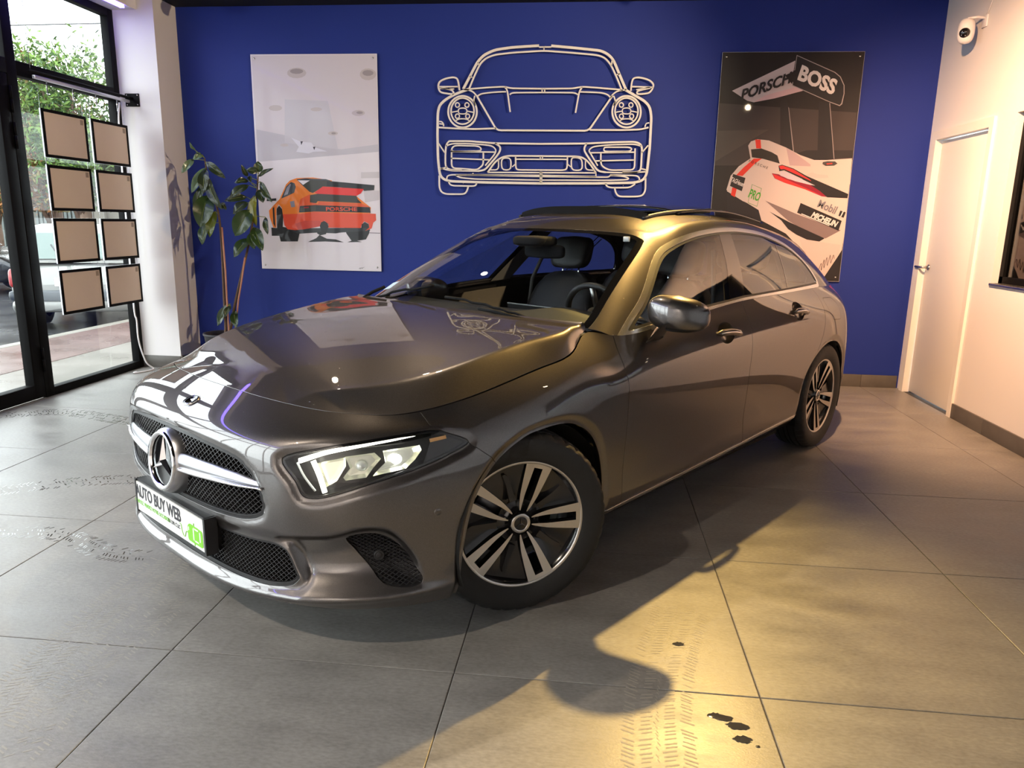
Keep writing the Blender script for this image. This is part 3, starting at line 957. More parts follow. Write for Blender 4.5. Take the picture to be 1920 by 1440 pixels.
# ---- greenhouse
WIN = spline([(-.553, .898), (-.69, .975), (-.83, 1.05), (-1.075, 1.205), (-1.233, 1.264), (-1.417, 1.301), (-1.604, 1.322), (-1.795, 1.332), (-2.003, 1.330), (-2.274, 1.308), (-2.53, 1.252), (-2.685, 1.178), (-2.765, 1.10), (-2.805, 1.03)], 6)
WIN = np.array(list(WIN) + [(-2.800, .998), (-2.78, .987), (-2.656, .984), (-2.114, .982), (-1.659, .977), (-1.265, .957), (-.774, .918), (-.60, .899)])
WS = spline([(-.44, .672), (-.524, .70), (-.69, .664), (-.864, .622), (-1.024, .582), (-1.115, .552)], 5)
WS = np.array([(-.32, -1e-3), (-.33, .25), (-.385, .55)] + list(WS) + [(-1.112, .50), (-1.09, .36), (-1.072, .20), (-1.066, -1e-3)])
WS = np.array(list(WS) + [(-1.066, -.3), (-.32, -.3)])
SIDE_B = SKB['A'][:, 0]
wsm = clip(SKB, np.minimum(sdf(XY(SKB), WS), 4.6 - SKB['A'][:, 1]) )
frit = clip(wsm, .030 - sdf(XY(wsm), WS))
wsg = clip(wsm, sdf(XY(wsm), WS) - .028)
ws = skin_obj('windscreen', wsg, 'windscreen_glass', car, 0, both=True)
tag(skin_obj('windscreen_border', frit, 'black_gloss', ws, 0, both=True), 'black border of the windscreen')
shell = clip(SKB, -np.minimum(sdf(XY(SKB), WS), 4.6 - SKB['A'][:, 1]) - .001)
shell = clip(shell, -sdf(XZ(shell), WIN) - np.where(shell['V'][:, 1] > .45, 0, -9))
SUNR = np.array([(-1.30, -.45), (-1.30, .43), (-2.72, .43), (-2.72, -.45)])
hole = np.array([(-1.33, -.45), (-1.33, .41), (-2.05, .41), (-2.05, -.45)])
roofm = clip(shell, -np.minimum(sdf(XY(shell), hole), shell['V'][:, 2] - 1.25))
ROOFL = np.array([(-1.02, -.5), (-1.02, .46), (-1.15, .515), (-1.35, .530), (-1.7, .535), (-2.3, .530), (-2.7, .52), (-2.75, .5), (-2.75, -.5)])
inroof = np.minimum(sdf(XY(roofm), ROOFL), roofm['V'][:, 2] - 1.20)
skin_obj('roof_panel', clip(roofm, inroof - .001), 'car_paint', car, .008, both=True)
frame = clip(roofm, -inroof - .001)
REARW = np.array([(-3.01, -.5), (-3.03, .40), (-3.30, .50), (-3.37, .46), (-3.37, -.5)])
rwin = np.minimum(sdf(XY(frame), REARW), -3.0 - frame['V'][:, 0])
skin_obj('rear_window', clip(frame, rwin), 'rear_glass', car, 0, both=True)
frame = clip(frame, -rwin)
for sd in (1, -1):
    skin_obj('body_side_frame', frame, 'car_paint', car, .012, side=sd)
wina = clip(SKB, np.minimum(sdf(XZ(SKB), WIN), SKB['V'][:, 1] - .45))
dW = lambda m: sdf(XZ(m), WIN)
chrome_ = clip(wina, .019 - dW(wina))
seal = clip(wina, np.minimum(dW(wina) - .019, .030 - dW(wina)))
inner = clip(wina, dW(wina) - .026)
FG = np.array([(-.40, .80), (-.705, .80), (-.705, 1.4), (-1.775, 1.4), (-1.715, 1.31), (-1.621, 1.158), (-1.491, .995), (-1.40, .80)])
RG = np.array([(-1.58, .80), (-1.667, 1.008), (-1.771, 1.167), (-1.848, 1.312), (-1.89, 1.4), (-2.475, 1.4), (-2.398, 1.265), (-2.328, 1.151), (-2.242, 1.016), (-2.14, .8)])
QG = np.array([(-2.155, .8), (-2.257, 1.016), (-2.343, 1.151), (-2.413, 1.265), (-2.49, 1.4), (-3.0, 1.4), (-3.0, .8)])
FGx = np.array([(-.705, .80), (-.705, 1.4), (-1.775, 1.4), (-1.715, 1.31), (-1.621, 1.158), (-1.491, .995), (-1.40, .80)])
d_front = clip(BODY, np.minimum(sdf(XZ(BODY), FDOOR) - GAP, BODY['V'][:, 2] - sill_z(BODY['V'][:, 0]) - .006))
d_rear = clip(BODY, np.minimum(sdf(XZ(BODY), RDOOR) - GAP, BODY['V'][:, 2] - sill_z(BODY['V'][:, 0]) - .006))
doors = {}
for sd in (1, -1):
    fd = skin_obj('front_door', d_front, 'car_paint', car, .02, side=sd)
    rd = skin_obj('rear_door', d_rear, 'car_paint', car, .02, side=sd)
    doors[sd] = (fd, rd)
    tag(skin_obj('window_trim', chrome_, 'bright_trim', car, .01, side=sd, offset=.004), 'bright chrome strip framing the side windows')
    skin_obj('window_seal', seal, 'black_plastic', car, 0, side=sd, offset=.0015)
    skin_obj('window_pane', clip(inner, sdf(XZ(inner), FGx)), 'side_glass', fd, 0, side=sd)
    skin_obj('window_pane', clip(inner, sdf(XZ(inner), RG)), 'side_glass', rd, 0, side=sd)
    skin_obj('quarter_window', clip(inner, sdf(XZ(inner), QG)), 'side_glass', car, 0, side=sd)
    blk = clip(inner, -np.maximum(np.maximum(sdf(XZ(inner), FGx), sdf(XZ(inner), RG)), sdf(XZ(inner), QG)))
    for a_, b_ in ((-1.0, 0), (-2.1, -1.2), (-3.0, -2.1)):
        tag(skin_obj('window_pillar', clip(blk, np.minimum(blk['V'][:, 0] - a_, b_ - blk['V'][:, 0])), 'black_gloss', car, 0, side=sd, offset=.001), 'gloss black pillar cover between the side windows')

# ------------------------------------------------------------------ car: fittings
_XS = SKA['V'].reshape(XA.shape); _NS = SKA['N'].reshape(XA.shape)
def surf(t, z, off=0.0, side=1):
    """point of the lower body at arc length t round the nose and height z, lifted by off"""
    a = float(np.interp(t, TAU_L, np.arange(len(TAU_L))))
    i = min(int(a), len(TAU_L) - 2); w = a - i
    col = _XS[i] * (1 - w) + _XS[i + 1] * w; nc = _NS[i] * (1 - w) + _NS[i + 1] * w
    zc = col[:, 2]
    k = np.argmax(zc) + 1
    p = np.array([np.interp(z, zc[:k], col[:k, q]) for q in range(3)]); n = np.array([np.interp(z, zc[:k], nc[:k, q]) for q in range(3)])
    p = p + n * off
    return Vector((p[0], p[1] * side, p[2]))

def lattice(mb, poly, off, cell, wid, dep, side, slope=0.75, t0=0.0):
    """crossing diagonal bars cut to a polygon given as (arc length, height)"""
    poly = np.asarray(poly)
    lo = poly.min(0); hi = poly.max(0); lo[0] = max(lo[0], t0)
    for sg in (1, -1):
        L = (hi[0] - lo[0]) + (hi[1] - lo[1]) / slope
        n = int(L / cell) + 2
        for k in range(-2, n):
            ts = np.arange(0, 1.0001, 1 / max(4, int((hi[1] - lo[1]) / 0.008)))
            zz = lo[1] + ts * (hi[1] - lo[1])
            base = lo[0] + k * cell - ((hi[1] - lo[1]) / slope if sg > 0 else 0)
            tt = base + (zz - lo[1]) / slope if sg > 0 else base - (zz - lo[1]) / slope
            ok = (sdf(np.stack([tt, zz], 1), poly) > 0.001) & (tt >= t0 - 1e-6)
            run = []
            for q in range(len(ts) + 1):
                if q < len(ts) and ok[q]:
                    run.append(q)
                elif run:
                    if len(run) >= 2:
                        vs = []; fs = []
                        for e, r in enumerate(run):
                            for (dt, do) in ((-wid, off - dep), (-wid * .45, off), (wid * .45, off), (wid, off - dep)):
                                vs.append(surf(tt[r] + dt, zz[r], do, side))
                        for e in range(len(run) - 1):
                            for c_ in range(3):
                                f_ = (e * 4 + c_, e * 4 + c_ + 1, e * 4 + c_ + 5, e * 4 + c_ + 4)
                                fs.append(f_ if side > 0 else f_[::-1])
                        mb.add(vs, fs, False)
                    run = []

# ---- grille
grl = clip(SKA, sdf(TZ(SKA), GRILLE))
grille = skin_obj('radiator_grille', grl, 'dark_void', car, 0, both=True, offset=-.048)
mb = MB()
for sd in (1, -1): lattice(mb, GRILLE, -.010, .0225, .0036, .014, sd, .80)
tag(mb.build('grille_mesh', 'grille_black', grille), kind='stuff')
rim_ = clip(grl, .012 - sdf(TZ(grl), GRILLE))
skin_obj('grille_surround', rim_, 'black_plastic', grille, .03, both=True, offset=-.004)
# twin blades either side of the star
for sd in (1, -1):
    N_ = 26
    tt = np.linspace(.085, tau_of(.795, .497) - .006, N_)
    up = np.interp(tt, [.08, .16, .29, .40, .52], [.600, .599, .598, .592, .572]); dn = np.interp(tt, [.08, .14, .29, .42, .52], [.534, .538, .545, .548, .552])
    ring = []
    for t, a_, b_ in zip(tt, up, dn):
        f_ = (t - tt[0]) / (tt[-1] - tt[0])
        thick = .030 * (1 - .6 * f_)
        row = []
        for ang in np.linspace(0, 2 * PI, 17)[:-1]:
            zz = (a_ + b_) / 2 + (a_ - b_) / 2 * math.sin(ang)
            row.append(surf(t, zz, -.014 + thick * (0.35 + 0.65 * max(-.5, math.cos(ang))), sd))
        row.append(row[0])
        ring.append(row)
    tag(MB().grid(np.array([[list(p) for p in r_] for r_ in ring]), True, sd < 0).build('grille_blade', 'satin_silver', grille), 'satin silver blade across the grille')
    cl = [surf(t, b_ + .010, .012 * (1 - .5 * (t - tt[0]) / .4), sd) for t, b_ in zip(tt, dn)]
    MB().tube(cl, [max(.003, .009 * (1 - .6 * i / N_)) for i in range(N_)], 8).build('blade_strip', 'chrome', grille)
# star
STAR = empty_T = Matrix.Translation((.882, 0, .553)) @ Matrix.Rotation(R(-6), 4, 'Y') @ Matrix(((0, 0, 1, 0), (1, 0, 0, 0), (0, 1, 0, 0), (0, 0, 0, 1)))
star = MB().lathe([(.083, .006), (.087, .013), (.094, .016), (.0985, .012), (.100, .004)], 64, STAR).build('star_emblem', 'chrome', car)
tag(star, 'large chrome ringed star in the middle of the grille')
MB().lathe([(.0995, .006), (.106, 0), (.112, -.018), (.118, -.045), (.122, -.06)], 64, STAR).build('star_bezel', 'satin_silver', star)
MB().lathe([(.0, .0005), (.05, .0005), (.088, .003)], 48, STAR).build('star_backing', 'black_gloss', star)
def star_mesh(Rr, rc, h, T):
    mb = MB()
    ctr = (0, 0, h)
    for k in range(3):
        a = PI / 2 + k * 2 * PI / 3
        tip = (Rr * math.cos(a), Rr * math.sin(a), h * .35)
        l = (rc * math.cos(a + PI / 3), rc * math.sin(a + PI / 3), 0)
        r_ = (rc * math.cos(a - PI / 3), rc * math.sin(a - PI / 3), 0)
        mb.add([T @ Vector(p) for p in (ctr, tip, l, r_)], [(0, 2, 1), (0, 1, 3)])
    return mb
tag(star_mesh(.086, .0155, .016, STAR).build('star_points', 'chrome', star), 'three-pointed chrome star')

# ---- lower intake and side intakes
low_in = clip(SKA, sdf(TZ(SKA), LOWER))
intake = skin_obj('lower_intake', low_in, 'dark_void', car, 0, both=True, offset=-.045)
mb = MB()
for sd in (1, -1): lattice(mb, LOWER, -.014, .0185, .0028, .010, sd, .8)
tag(mb.build('intake_mesh', 'black_plastic', intake), kind='stuff')
skin_obj('intake_surround', clip(low_in, .010 - sdf(TZ(low_in), LOWER)), 'black_plastic', intake, .03, both=True, offset=-.006)
for sd in (1, -1):
    si = clip(SKA, sdf(TZ(SKA), SIDE_INTAKE))
    sio = skin_obj('side_intake', si, 'black_plastic', car, .02, side=sd, offset=-.014)
    mb = MB(); lattice(mb, SIDE_INTAKE, -.006, .0205, .0028, .008, sd, .55)
    tag(mb.build('intake_mesh', 'black_plastic', sio), kind='stuff')
    for (x, y, z, o_) in ((.563, .726, .340, -.004),):
        c0 = surf(tau_of(x, y), z, o_, sd); c1 = surf(tau_of(x, y), z, o_ + .02, sd); d_ = (c1 - c0).normalized()
        T = Matrix.Translation(c0) @ d_.to_track_quat('Z', 'Y').to_matrix().to_4x4()
        MB().lathe([(0, .004), (.009, .005), (.011, .003), (.014, .006), (.016, .004), (.0165, -.008)], 24, T).build('parking_sensor', 'black_plastic', sio)
    c0 = surf(tau_of(.412, .832), .474, 0, sd); c1 = surf(tau_of(.412, .832), .474, .02, sd); d_ = (c1 - c0).normalized()
    T = Matrix.Translation(c0) @ d_.to_track_quat('Z', 'Y').to_matrix().to_4x4()
    MB().lathe([(0, .0015), (.0085, .0015), (.0095, .0005), (.0115, .0018), (.0125, -.001)], 24, T).build('parking_sensor', 'car_paint', car)

# ---- headlamps
lam = clip(SKA, sdf(TZ(SKA), HEADLIGHT))
def tzp(pts): return [(tau_of(x, y), z) for x, y, z in pts]
MOD1 = tzp([(0.635, 0.676, 0.664), (0.565, 0.725, 0.672), (0.552, 0.737, 0.654), (0.575, 0.729, 0.626), (0.597, 0.72, 0.6), (0.647, 0.681, 0.593), (0.649, 0.678, 0.602), (0.633, 0.686, 0.629)])
MOD2 = tzp([(0.545, 0.736, 0.676), (0.442, 0.786, 0.682), (0.436, 0.789, 0.667), (0.462, 0.786, 0.641), (0.491, 0.778, 0.617), (0.578, 0.732, 0.603), (0.573, 0.734, 0.612), (0.542, 0.746, 0.641)])
CHAM = tzp([(0.702, 0.616, 0.643), (0.635, 0.676, 0.661), (0.640, 0.680, 0.634), (0.667, 0.664, 0.589), (0.690, 0.640, 0.568)])
AMB = tzp([(0.411, 0.80, 0.697), (0.355, 0.820, 0.700), (0.358, 0.821, 0.690), (0.409, 0.80, 0.686)])
def plate_on(poly, off, dep, side, inset=0.0):
    mb = MB()
    c_ = np.mean(poly, 0)
    P = [c_ + (np.array(p) - c_) * (1 - inset) for p in poly]
    n = len(P)
    top = [surf(p[0], p[1], off, side) for p in P]; bot = [surf(c_[0] + (p[0] - c_[0]) * .8, c_[1] + (p[1] - c_[1]) * .8, off - dep, side) for p in P]
    fs = [tuple(range(n, 2 * n))] + [(i, (i + 1) % n, n + (i + 1) % n, n + i) for i in range(n)]
    mb.add(top + bot, fs)
    return mb
for sd in (1, -1):
    hl = skin_obj('headlight', lam, 'lamp_house', car, 0, side=sd, offset=-.055)
    skin_obj('lamp_lens', clip(lam, sdf(TZ(lam), HEADLIGHT) - .003), 'lamp_glass', hl, 0, side=sd, offset=.0005)
    skin_obj('lamp_frame', clip(lam, .0065 - sdf(TZ(lam), HEADLIGHT)), 'black_gloss', hl, .056, side=sd, offset=-.002)
    outer = clip(lam, lam['A'][:, 2] - (tau_of(.43, .815) + (lam['V'][:, 2] - .66) * .5))
    tag(skin_obj('lamp_corner', outer, 'black_gloss', hl, 0, side=sd, offset=-.012), 'gloss black outer corner of the headlight')
    # running-light bar: along the top edge, then hooked down at the inner end
    a1 = tzp([(.722, .590, .628), (.735, .572, .650), (.709, .606, .664), (.67, .641, .678), (.615, .690, .693), (.561, .727, .703), (.495, .766, .711), (.435, .790, .716)])
    pts = [surf(t, z, -.014, sd) for t, z in spline(a1[1:], 5)]
    drl = MB().tube(pts, [max(.0026, .0078 * (1 - .55 * i / len(pts))) for i in range(len(pts))], 8).build('running_light', 'drl_light', hl)
    tag(drl, 'glowing white running-light strip')
    a2 = tzp([(.709, .608, .652), (.700, .627, .603), (.694, .641, .556)])
    MB().tube([surf(t, z, -.016, sd) for t, z in spline(a2, 5)], .0075, 8).build('running_light', 'drl_light', hl)
    a3 = tzp([(.735, .570, .645), (.727, .590, .606), (.709, .622, .560)])
    MB().tube([surf(t, z, -.014, sd) for t, z in spline(a3, 5)], .0035, 8).build('light_guide', 'lamp_lens', hl)
    plate_on(CHAM, -.026, .012, sd).build('lamp_chamber', 'lamp_reflector', hl)
    for poly in (MOD1, MOD2):
        plate_on(poly, -.012, .032, sd).build('lamp_reflector', 'lamp_reflector', hl)
    for (x, y, z), m_, r_ in (((.60, .705, .634), 'lamp_lens', .019), ((.509, .763, .648), 'lamp_beam', .017)):
        p_ = surf(tau_of(x, y), z, -.030, sd)
        MB().sphere(p_, r_, 16, 10, (1, 1, .85)).build('projector_lens', m_, hl)
    tag(plate_on(AMB, -.009, .001, sd).build('amber_marker', mat('amber_marker' + str(sd), (.75, .42, .16), .3, .4), hl), 'small amber marker')

# ---- number plate
pl = MB().box((.868, -.258, .3065), (.884, .258, .4150)).build('number_plate', mat('plate_white', (.86, .87, .85), .28, 0, .3), car)
tag(pl, 'white dealer plate on the front bumper')
mb = MB().box((.845, -.264, .299), (.8800, .264, .3065)).box((.845, -.264, .4150), (.8800, .264, .4225)).box((.845, -.268, .299), (.886, -.258, .4225)).box((.845, .258, .299), (.886, .270, .4225)).box((.82, -.255, .305), (.868, .255, .415))
mb.build('plate_holder', 'black_plastic', pl)
PT = Matrix(((0, 0, 1, .8850), (1, 0, 0, 0), (0, 1, 0, .3607), (0, 0, 0, 1)))
def ptxt(s, size, y, z, col, sx=1.0, bold=0.0, sp=1.0):
    o = text_mesh(s, size, 'plate_lettering', MATS.get(col) or mat(col, {'ink_dark': (.03, .03, .04), 'ink_green': (.20, .58, .03)}[col], .4), pl, .0003, bold=bold, sx=sx, spacing=sp)
    o.matrix_local = PT @ Matrix.Translation((y, z, 0))
    return o
ptxt('AUTO BUY WEB', .063, -.083, .020, 'ink_dark', .78, .0014)
ptxt('ACHETEZ, VENDEZ VOTRE OCCASION', .0205, -.135, -.020, 'ink_green', .80)
ptxt('EN UN CLIC', .0205, .040, -.020, 'ink_dark', .86)
mb = MB()
mb.prism(rounded([(.145, -.044), (.250, -.044), (.250, .014), (.160, .018), (.145, .006)], .012), 0, .0004, PT)
mb.prism([(.188, .018), (.193, .018), (.193, .026), (.188, .026)], 0, .0004, PT).prism([(.188, -.052), (.193, -.052), (.193, -.044), (.188, -.044)], 0, .0004, PT)
mb.build('plate_car_icon', 'ink_green', pl)
mb = MB()
mb.prism(rounded([(.183, -.032), (.190, -.036), (.190, .012), (.183, .006)], .003), .0004, .0007, PT).prism(rounded([(.228, -.030), (.235, -.026), (.235, .004), (.228, .008)], .003), .0004, .0007, PT)
mb.prism([(.194, -.036), (.222, -.036), (.218, -.031), (.196, -.031)], .0004, .0007, PT).prism([(.194, .010), (.222, .010), (.218, .005), (.196, .005)], .0004, .0007, PT).prism(rounded([(.150, -.008), (.156, -.008), (.156, .006), (.150, .003)], .002), .0004, .0007, PT)
tag(mb.build('plate_car_icon', 'plate_white', pl), kind='stuff')
cab = spline([(.086, -.004), (.096, -.005), (.101, -.022), (.110, -.038), (.122, -.040), (.128, -.028), (.134, -.018), (.146, -.018)], 5)
MB().tube([PT @ Vector((p[0], p[1], .0003)) for p in cab], .0011, 5).build('plate_cable_icon', 'ink_green', pl)

# ---- bonnet badge
_bi = int(np.argmin(abs(_XS[0][60:, 0] - .772))) + 60
_bp, _bn = _XS[0][_bi], _NS[0][_bi]
BT = Matrix.Translation((_bp[0] + _bn[0] * .001, 0, _bp[2] + _bn[2] * .001)) @ Matrix.Rotation(math.atan2(_bn[0], _bn[2]), 4, 'Y') @ Matrix.Rotation(R(-90), 4, 'Z')
badge = MB().lathe([(0, .002), (.017, .002), (.0185, .004), (.027, .004), (.0285, .001), (.029, -.004)], 40, BT).build('bonnet_badge', 'black_gloss', car)
tag(badge, 'small round star badge above the grille')
MB().lathe([(.0265, .0043), (.0275, .0052), (.0292, .003), (.0295, -.003)], 40, BT).build('badge_ring', 'chrome', badge)
star_mesh(.0175, .0032, .004, BT @ Matrix.Translation((0, 0, .0015))).build('badge_star', 'chrome', badge)

# ---- wheels (local z points outwards, local x to the rear of the car, local y up)
WT = Matrix(((-1, 0, 0, 0), (0, 0, 1, 0), (0, 1, 0, 0), (0, 0, 0, 1)))
def tyre_mesh():
    mb = MB()
    n = 168
    prof = [(.219, -.080), (.230, -.090), (.258, -.100), (.290, -.1025), (.309, -.097), (.3195, -.086), (.3245, -.072), (.3268, -.055), (.3195, -.0535), (.3195, -.047), (.3275, -.0455), (.3275, -.018), (.3200, -.0165), (.3200, -.0085), (.3275, -.007)]
    full = prof + [(r, -h) for r, h in prof[::-1]]
    vs = []
    k = len(full)
    for i in range(n):
        a = 2 * PI * i / n
        for j, (r, h) in enumerate(full):
            if i % 4 == 0 and abs(h) > .054 and abs(h) < .095 and r > .30: r -= .0055
            if j == 3 or j == k - 4: r = r
            vs.append(Vector((r * math.cos(a), r * math.sin(a), h)))
    fs = []
    for i in range(n):
        for j in range(k - 1):
            fs.append((i * k + j, ((i + 1) % n) * k + j, ((i + 1) % n) * k + j + 1, i * k + j + 1))
    return mb.add([WT @ v for v in vs], fs, True)
def spoke_mesh(th):
    """one pair of spokes: machined faces over black flanks"""
    me = bpy.data.meshes.new('spoke_pair')
    vs = []; fs = []; mi = []
    rs = np.linspace(.044, .2235, 14)
    for s_ in (1, -1):
        b = len(vs)
        for r in rs:
            f_ = (r - .044) / .18
            bi = .0115 + .0045 * min(1, f_ * 3) ; bo = bi + .0035 + .030 * f_ ** .72
            h = .066 + .022 * f_ ** 1.1
            for (bb, hh) in ((bi, h - .030), (bi, h), (bo, h), (bo + .003, h - .034)):
                vs.append((r * math.cos(th) - s_ * bb * math.sin(th), r * math.sin(th) + s_ * bb * math.cos(th), hh))
        for i in range(len(rs) - 1):
            for c_ in range(3):
                q = (b + i * 4 + c_, b + (i + 1) * 4 + c_, b + (i + 1) * 4 + c_ + 1, b + i * 4 + c_ + 1)
                fs.append(q if s_ > 0 else q[::-1]); mi.append(0 if c_ == 1 else 1)
    # bridge closing the slot at the rim
    b = len(vs)
    for r, hh in ((.204, .058), (.206, .085), (.226, .0885)):
        for bb in (-.018, .018):
            vs.append((r * math.cos(th) - bb * math.sin(th), r * math.sin(th) + bb * math.cos(th), hh))
    fs += [(b, b + 2, b + 3, b + 1), (b + 2, b + 4, b + 5, b + 3)]; mi += [1, 0]
    me.from_pydata([WT @ Vector(v) for v in vs], [], fs)
    me.materials.append(M('rim_machined')); me.materials.append(M('rim_black'))
    me.polygons.foreach_set('material_index', mi)
    me.update()
    return me
def make_wheel():
    w = MB().lathe([(.232, -.088), (.216, -.080), (.204, -.06), (.197, -.02), (.199, .03), (.206, .055), (.214, .066), (.222, .083), (.2335, .0875), (.2345, .083), (.226, .078)], 72, WT).build('wheel', 'rim_black', car)
    tyre_mesh().build('tyre', 'rubber', w, sharp=38)
    MB().lathe([(.2195, .0835), (.2215, .0885), (.2315, .0892), (.2335, .0870)], 72, WT).build('rim_edge', 'rim_machined', w)
    MB().lathe([(.03, -.01), (.150, -.01), (.152, -.014), (.152, -.030)], 48, WT).build('brake_disc', 'disc_steel', w)
    for k in range(5):
        th = w_rot + k * 2 * PI / 5
        link_mesh('spoke_pair', spoke_mesh(th), None, w)
        # black aero insert between two pairs
        a0 = th + .23; a1 = th + 2 * PI / 5 - .23
        rows = []
        for r in np.linspace(.075, .221, 8):
            e = .0 + .055 * (1 - (r - .075) / .146) ** 1
            row = []
            for q in np.linspace(0, 1, 9):
                a = a0 + (a1 - a0) * (q if True else q) + 0
                hh = .050 + .020 * ((r - .075) / .146) - .010 * (1 - (2 * q - 1) ** 2)
                row.append(list(WT @ Vector((r * math.cos(a), r * math.sin(a), hh))))
            rows.append(row)
        MB().grid(np.array(rows)).build('aero_insert', 'rim_black', w)
        am = (a0 + a1) / 2 - .03
        P2 = lambda r, b: (r * math.cos(am) - b * math.sin(am), r * math.sin(am) + b * math.cos(am))
        mb = MB().prism([P2(.085, -.012), P2(.175, -.010), P2(.190, -.002), P2(.190, .008), P2(.150, .006), P2(.085, .012)], .050, .064, WT)
        mb.build('aero_blade', 'rim_black', w)
        MB().lathe([(0, .048), (.007, .048), (.0095, .044), (.010, .02)], 10, WT @ Matrix.Translation((.056 * math.cos(th), .056 * math.sin(th), 0))).build('wheel_bolt', 'black_plastic', w)
    hub = MB().lathe([(0, .074), (.034, .074), (.0375, .071), (.040, .060), (.062, .046), (.078, .044)], 40, WT).build('hub_cap', 'rim_black', w)
    tag(hub, 'round hub cap with a star')
    MB().lathe([(.0245, .0745), (.026, .0758), (.0345, .0755), (.0360, .0735)], 40, WT).build('hub_ring', 'alu_trim', w)
    star_mesh(.0235, .0042, .004, WT @ Matrix.Translation((0, 0, .0745))).build('hub_star', 'chrome', w)
    return w
w_rot = R(2)
ST = R(27.3)
wheel = make_wheel()
w_rot = R(18)
wheel.location = (.01, .780, .3262); wheel.rotation_euler = (0, 0, -ST)
for (x, y, rz) in ((-2.729, .7785, 0), (.01, -.780, PI - ST), (-2.729, -.7785, PI)):
    w2 = copy_tree(wheel, car)
    w2.location = (x, y, .3262); w2.rotation_euler = (0, R(-18) if x < -1 and y > 0 else 0, rz)
# wheel housings and underbody
for cx in (-.02, -2.725):
    for sd in (1, -1):
        rows = []
        for a in np.linspace(-.35, PI + .35, 30):
            rows.append([[cx + .375 * math.cos(a), sd * y_, .32 + .352 * math.sin(a)] for y_ in (.50, .60, .70, .80, .862)])
        mb = MB().grid(np.array(rows), True)
        mb.add([(cx, sd * .5, .32)] + [r_[0] for r_ in rows], [(0, i + 1, i + 2) for i in range(len(rows) - 1)])
        mb.build('wheel_housing', 'dark_void', car)
MB().box((-2.28, -.79, .165), (-.46, .79, .215)).box((-3.40, -.47, .21), (.60, .47, .26)).box((.40, -.50, .20), (.66, .50, .23)).box((-3.38, -.72, .22), (-3.12, .72, .30)).build('underbody', 'dark_void', car)
MB().box((.30, -.36, .30), (.72, .36, .62)).box((-.36, -.47, .30), (.30, .47, .74)).build('engine_bay', 'dark_void', car)

# ---- door handles in their dished recesses
for di, (cx, cz, x0, x1) in enumerate(((-1.360, .857, -1.262, -1.492), (-2.245, .889, -2.152, -2.372))):
    a_ = np.linspace(0, 2 * PI, 32)[:-1]
    EL = np.stack([cx + .078 * np.cos(a_), cz + .050 * np.sin(a_)], 1)
    src = d_front if di == 0 else d_rear
    bowl = clip(src, sdf(XZ(src), EL))
    bowl = dict(bowl); bowl['V'] = bowl['V'] - bowl['N'] * (.040 * np.sqrt(np.clip(sdf(XZ(bowl), EL) / .05, 0, 1)))[:, None]
    nd = clip(src, -sdf(XZ(src), EL))
    ly = lambda x, z: float(surf(float(np.interp(-x, -_L3[:, 0][60:], TAU_L[60:])), z).y)
    for sd in (1, -1):
        d_o = doors[sd][di]
        old = d_o.data
        V_, F_, N_ = skin_arrays(nd, .02, sd)
        me = bpy.data.meshes.new(d_o.name)
        me.from_pydata(V_.tolist(), [], F_)
        me.polygons.foreach_set('use_smooth', [True] * len(me.polygons))
        me.normals_split_custom_set_from_vertices(N_.tolist())
        me.materials.append(M('car_paint'))
        d_o.data = me
        V_, F_, N_ = skin_arrays(bowl, 0, sd)
        mb = MB(); mb.add(V_, F_, True); mb.build('handle_recess', 'car_paint', d_o)
        rows = []
        K = 22
        for i in range(K + 1):
            f_ = i / K
            x = x0 + (x1 - x0) * f_
            z = cz + .004 - .020 * f_ + .010 * math.sin(PI * f_)
            w_ = .0165 * (min(1, f_ * 7, (1 - f_) * 7) ** .5 if 0 < f_ < 1 else .08)
            y_ = ly(x, z) + .020 * math.sin(PI * f_) ** .5 if 0 < f_ < 1 else ly(x, z)
            rows.append([[x, sd * (y_ + .011 * math.cos(q)), z + w_ * math.sin(q)] for q in np.linspace(0, 2 * PI, 13)])
        hd = MB().grid(np.array(rows), True, sd > 0).build('door_handle', 'car_paint', d_o)
        st = [[x0 + (x1 - x0) * f_, sd * (ly(x0 + (x1 - x0) * f_, cz) + .020 * math.sin(PI * f_) ** .5 + .010), cz + .005 - .020 * f_ + .010 * math.sin(PI * f_)] for f_ in np.linspace(.06, .94, 20)]
        MB().tube(st, .0042, 8).build('handle_strip', 'chrome', d_o)

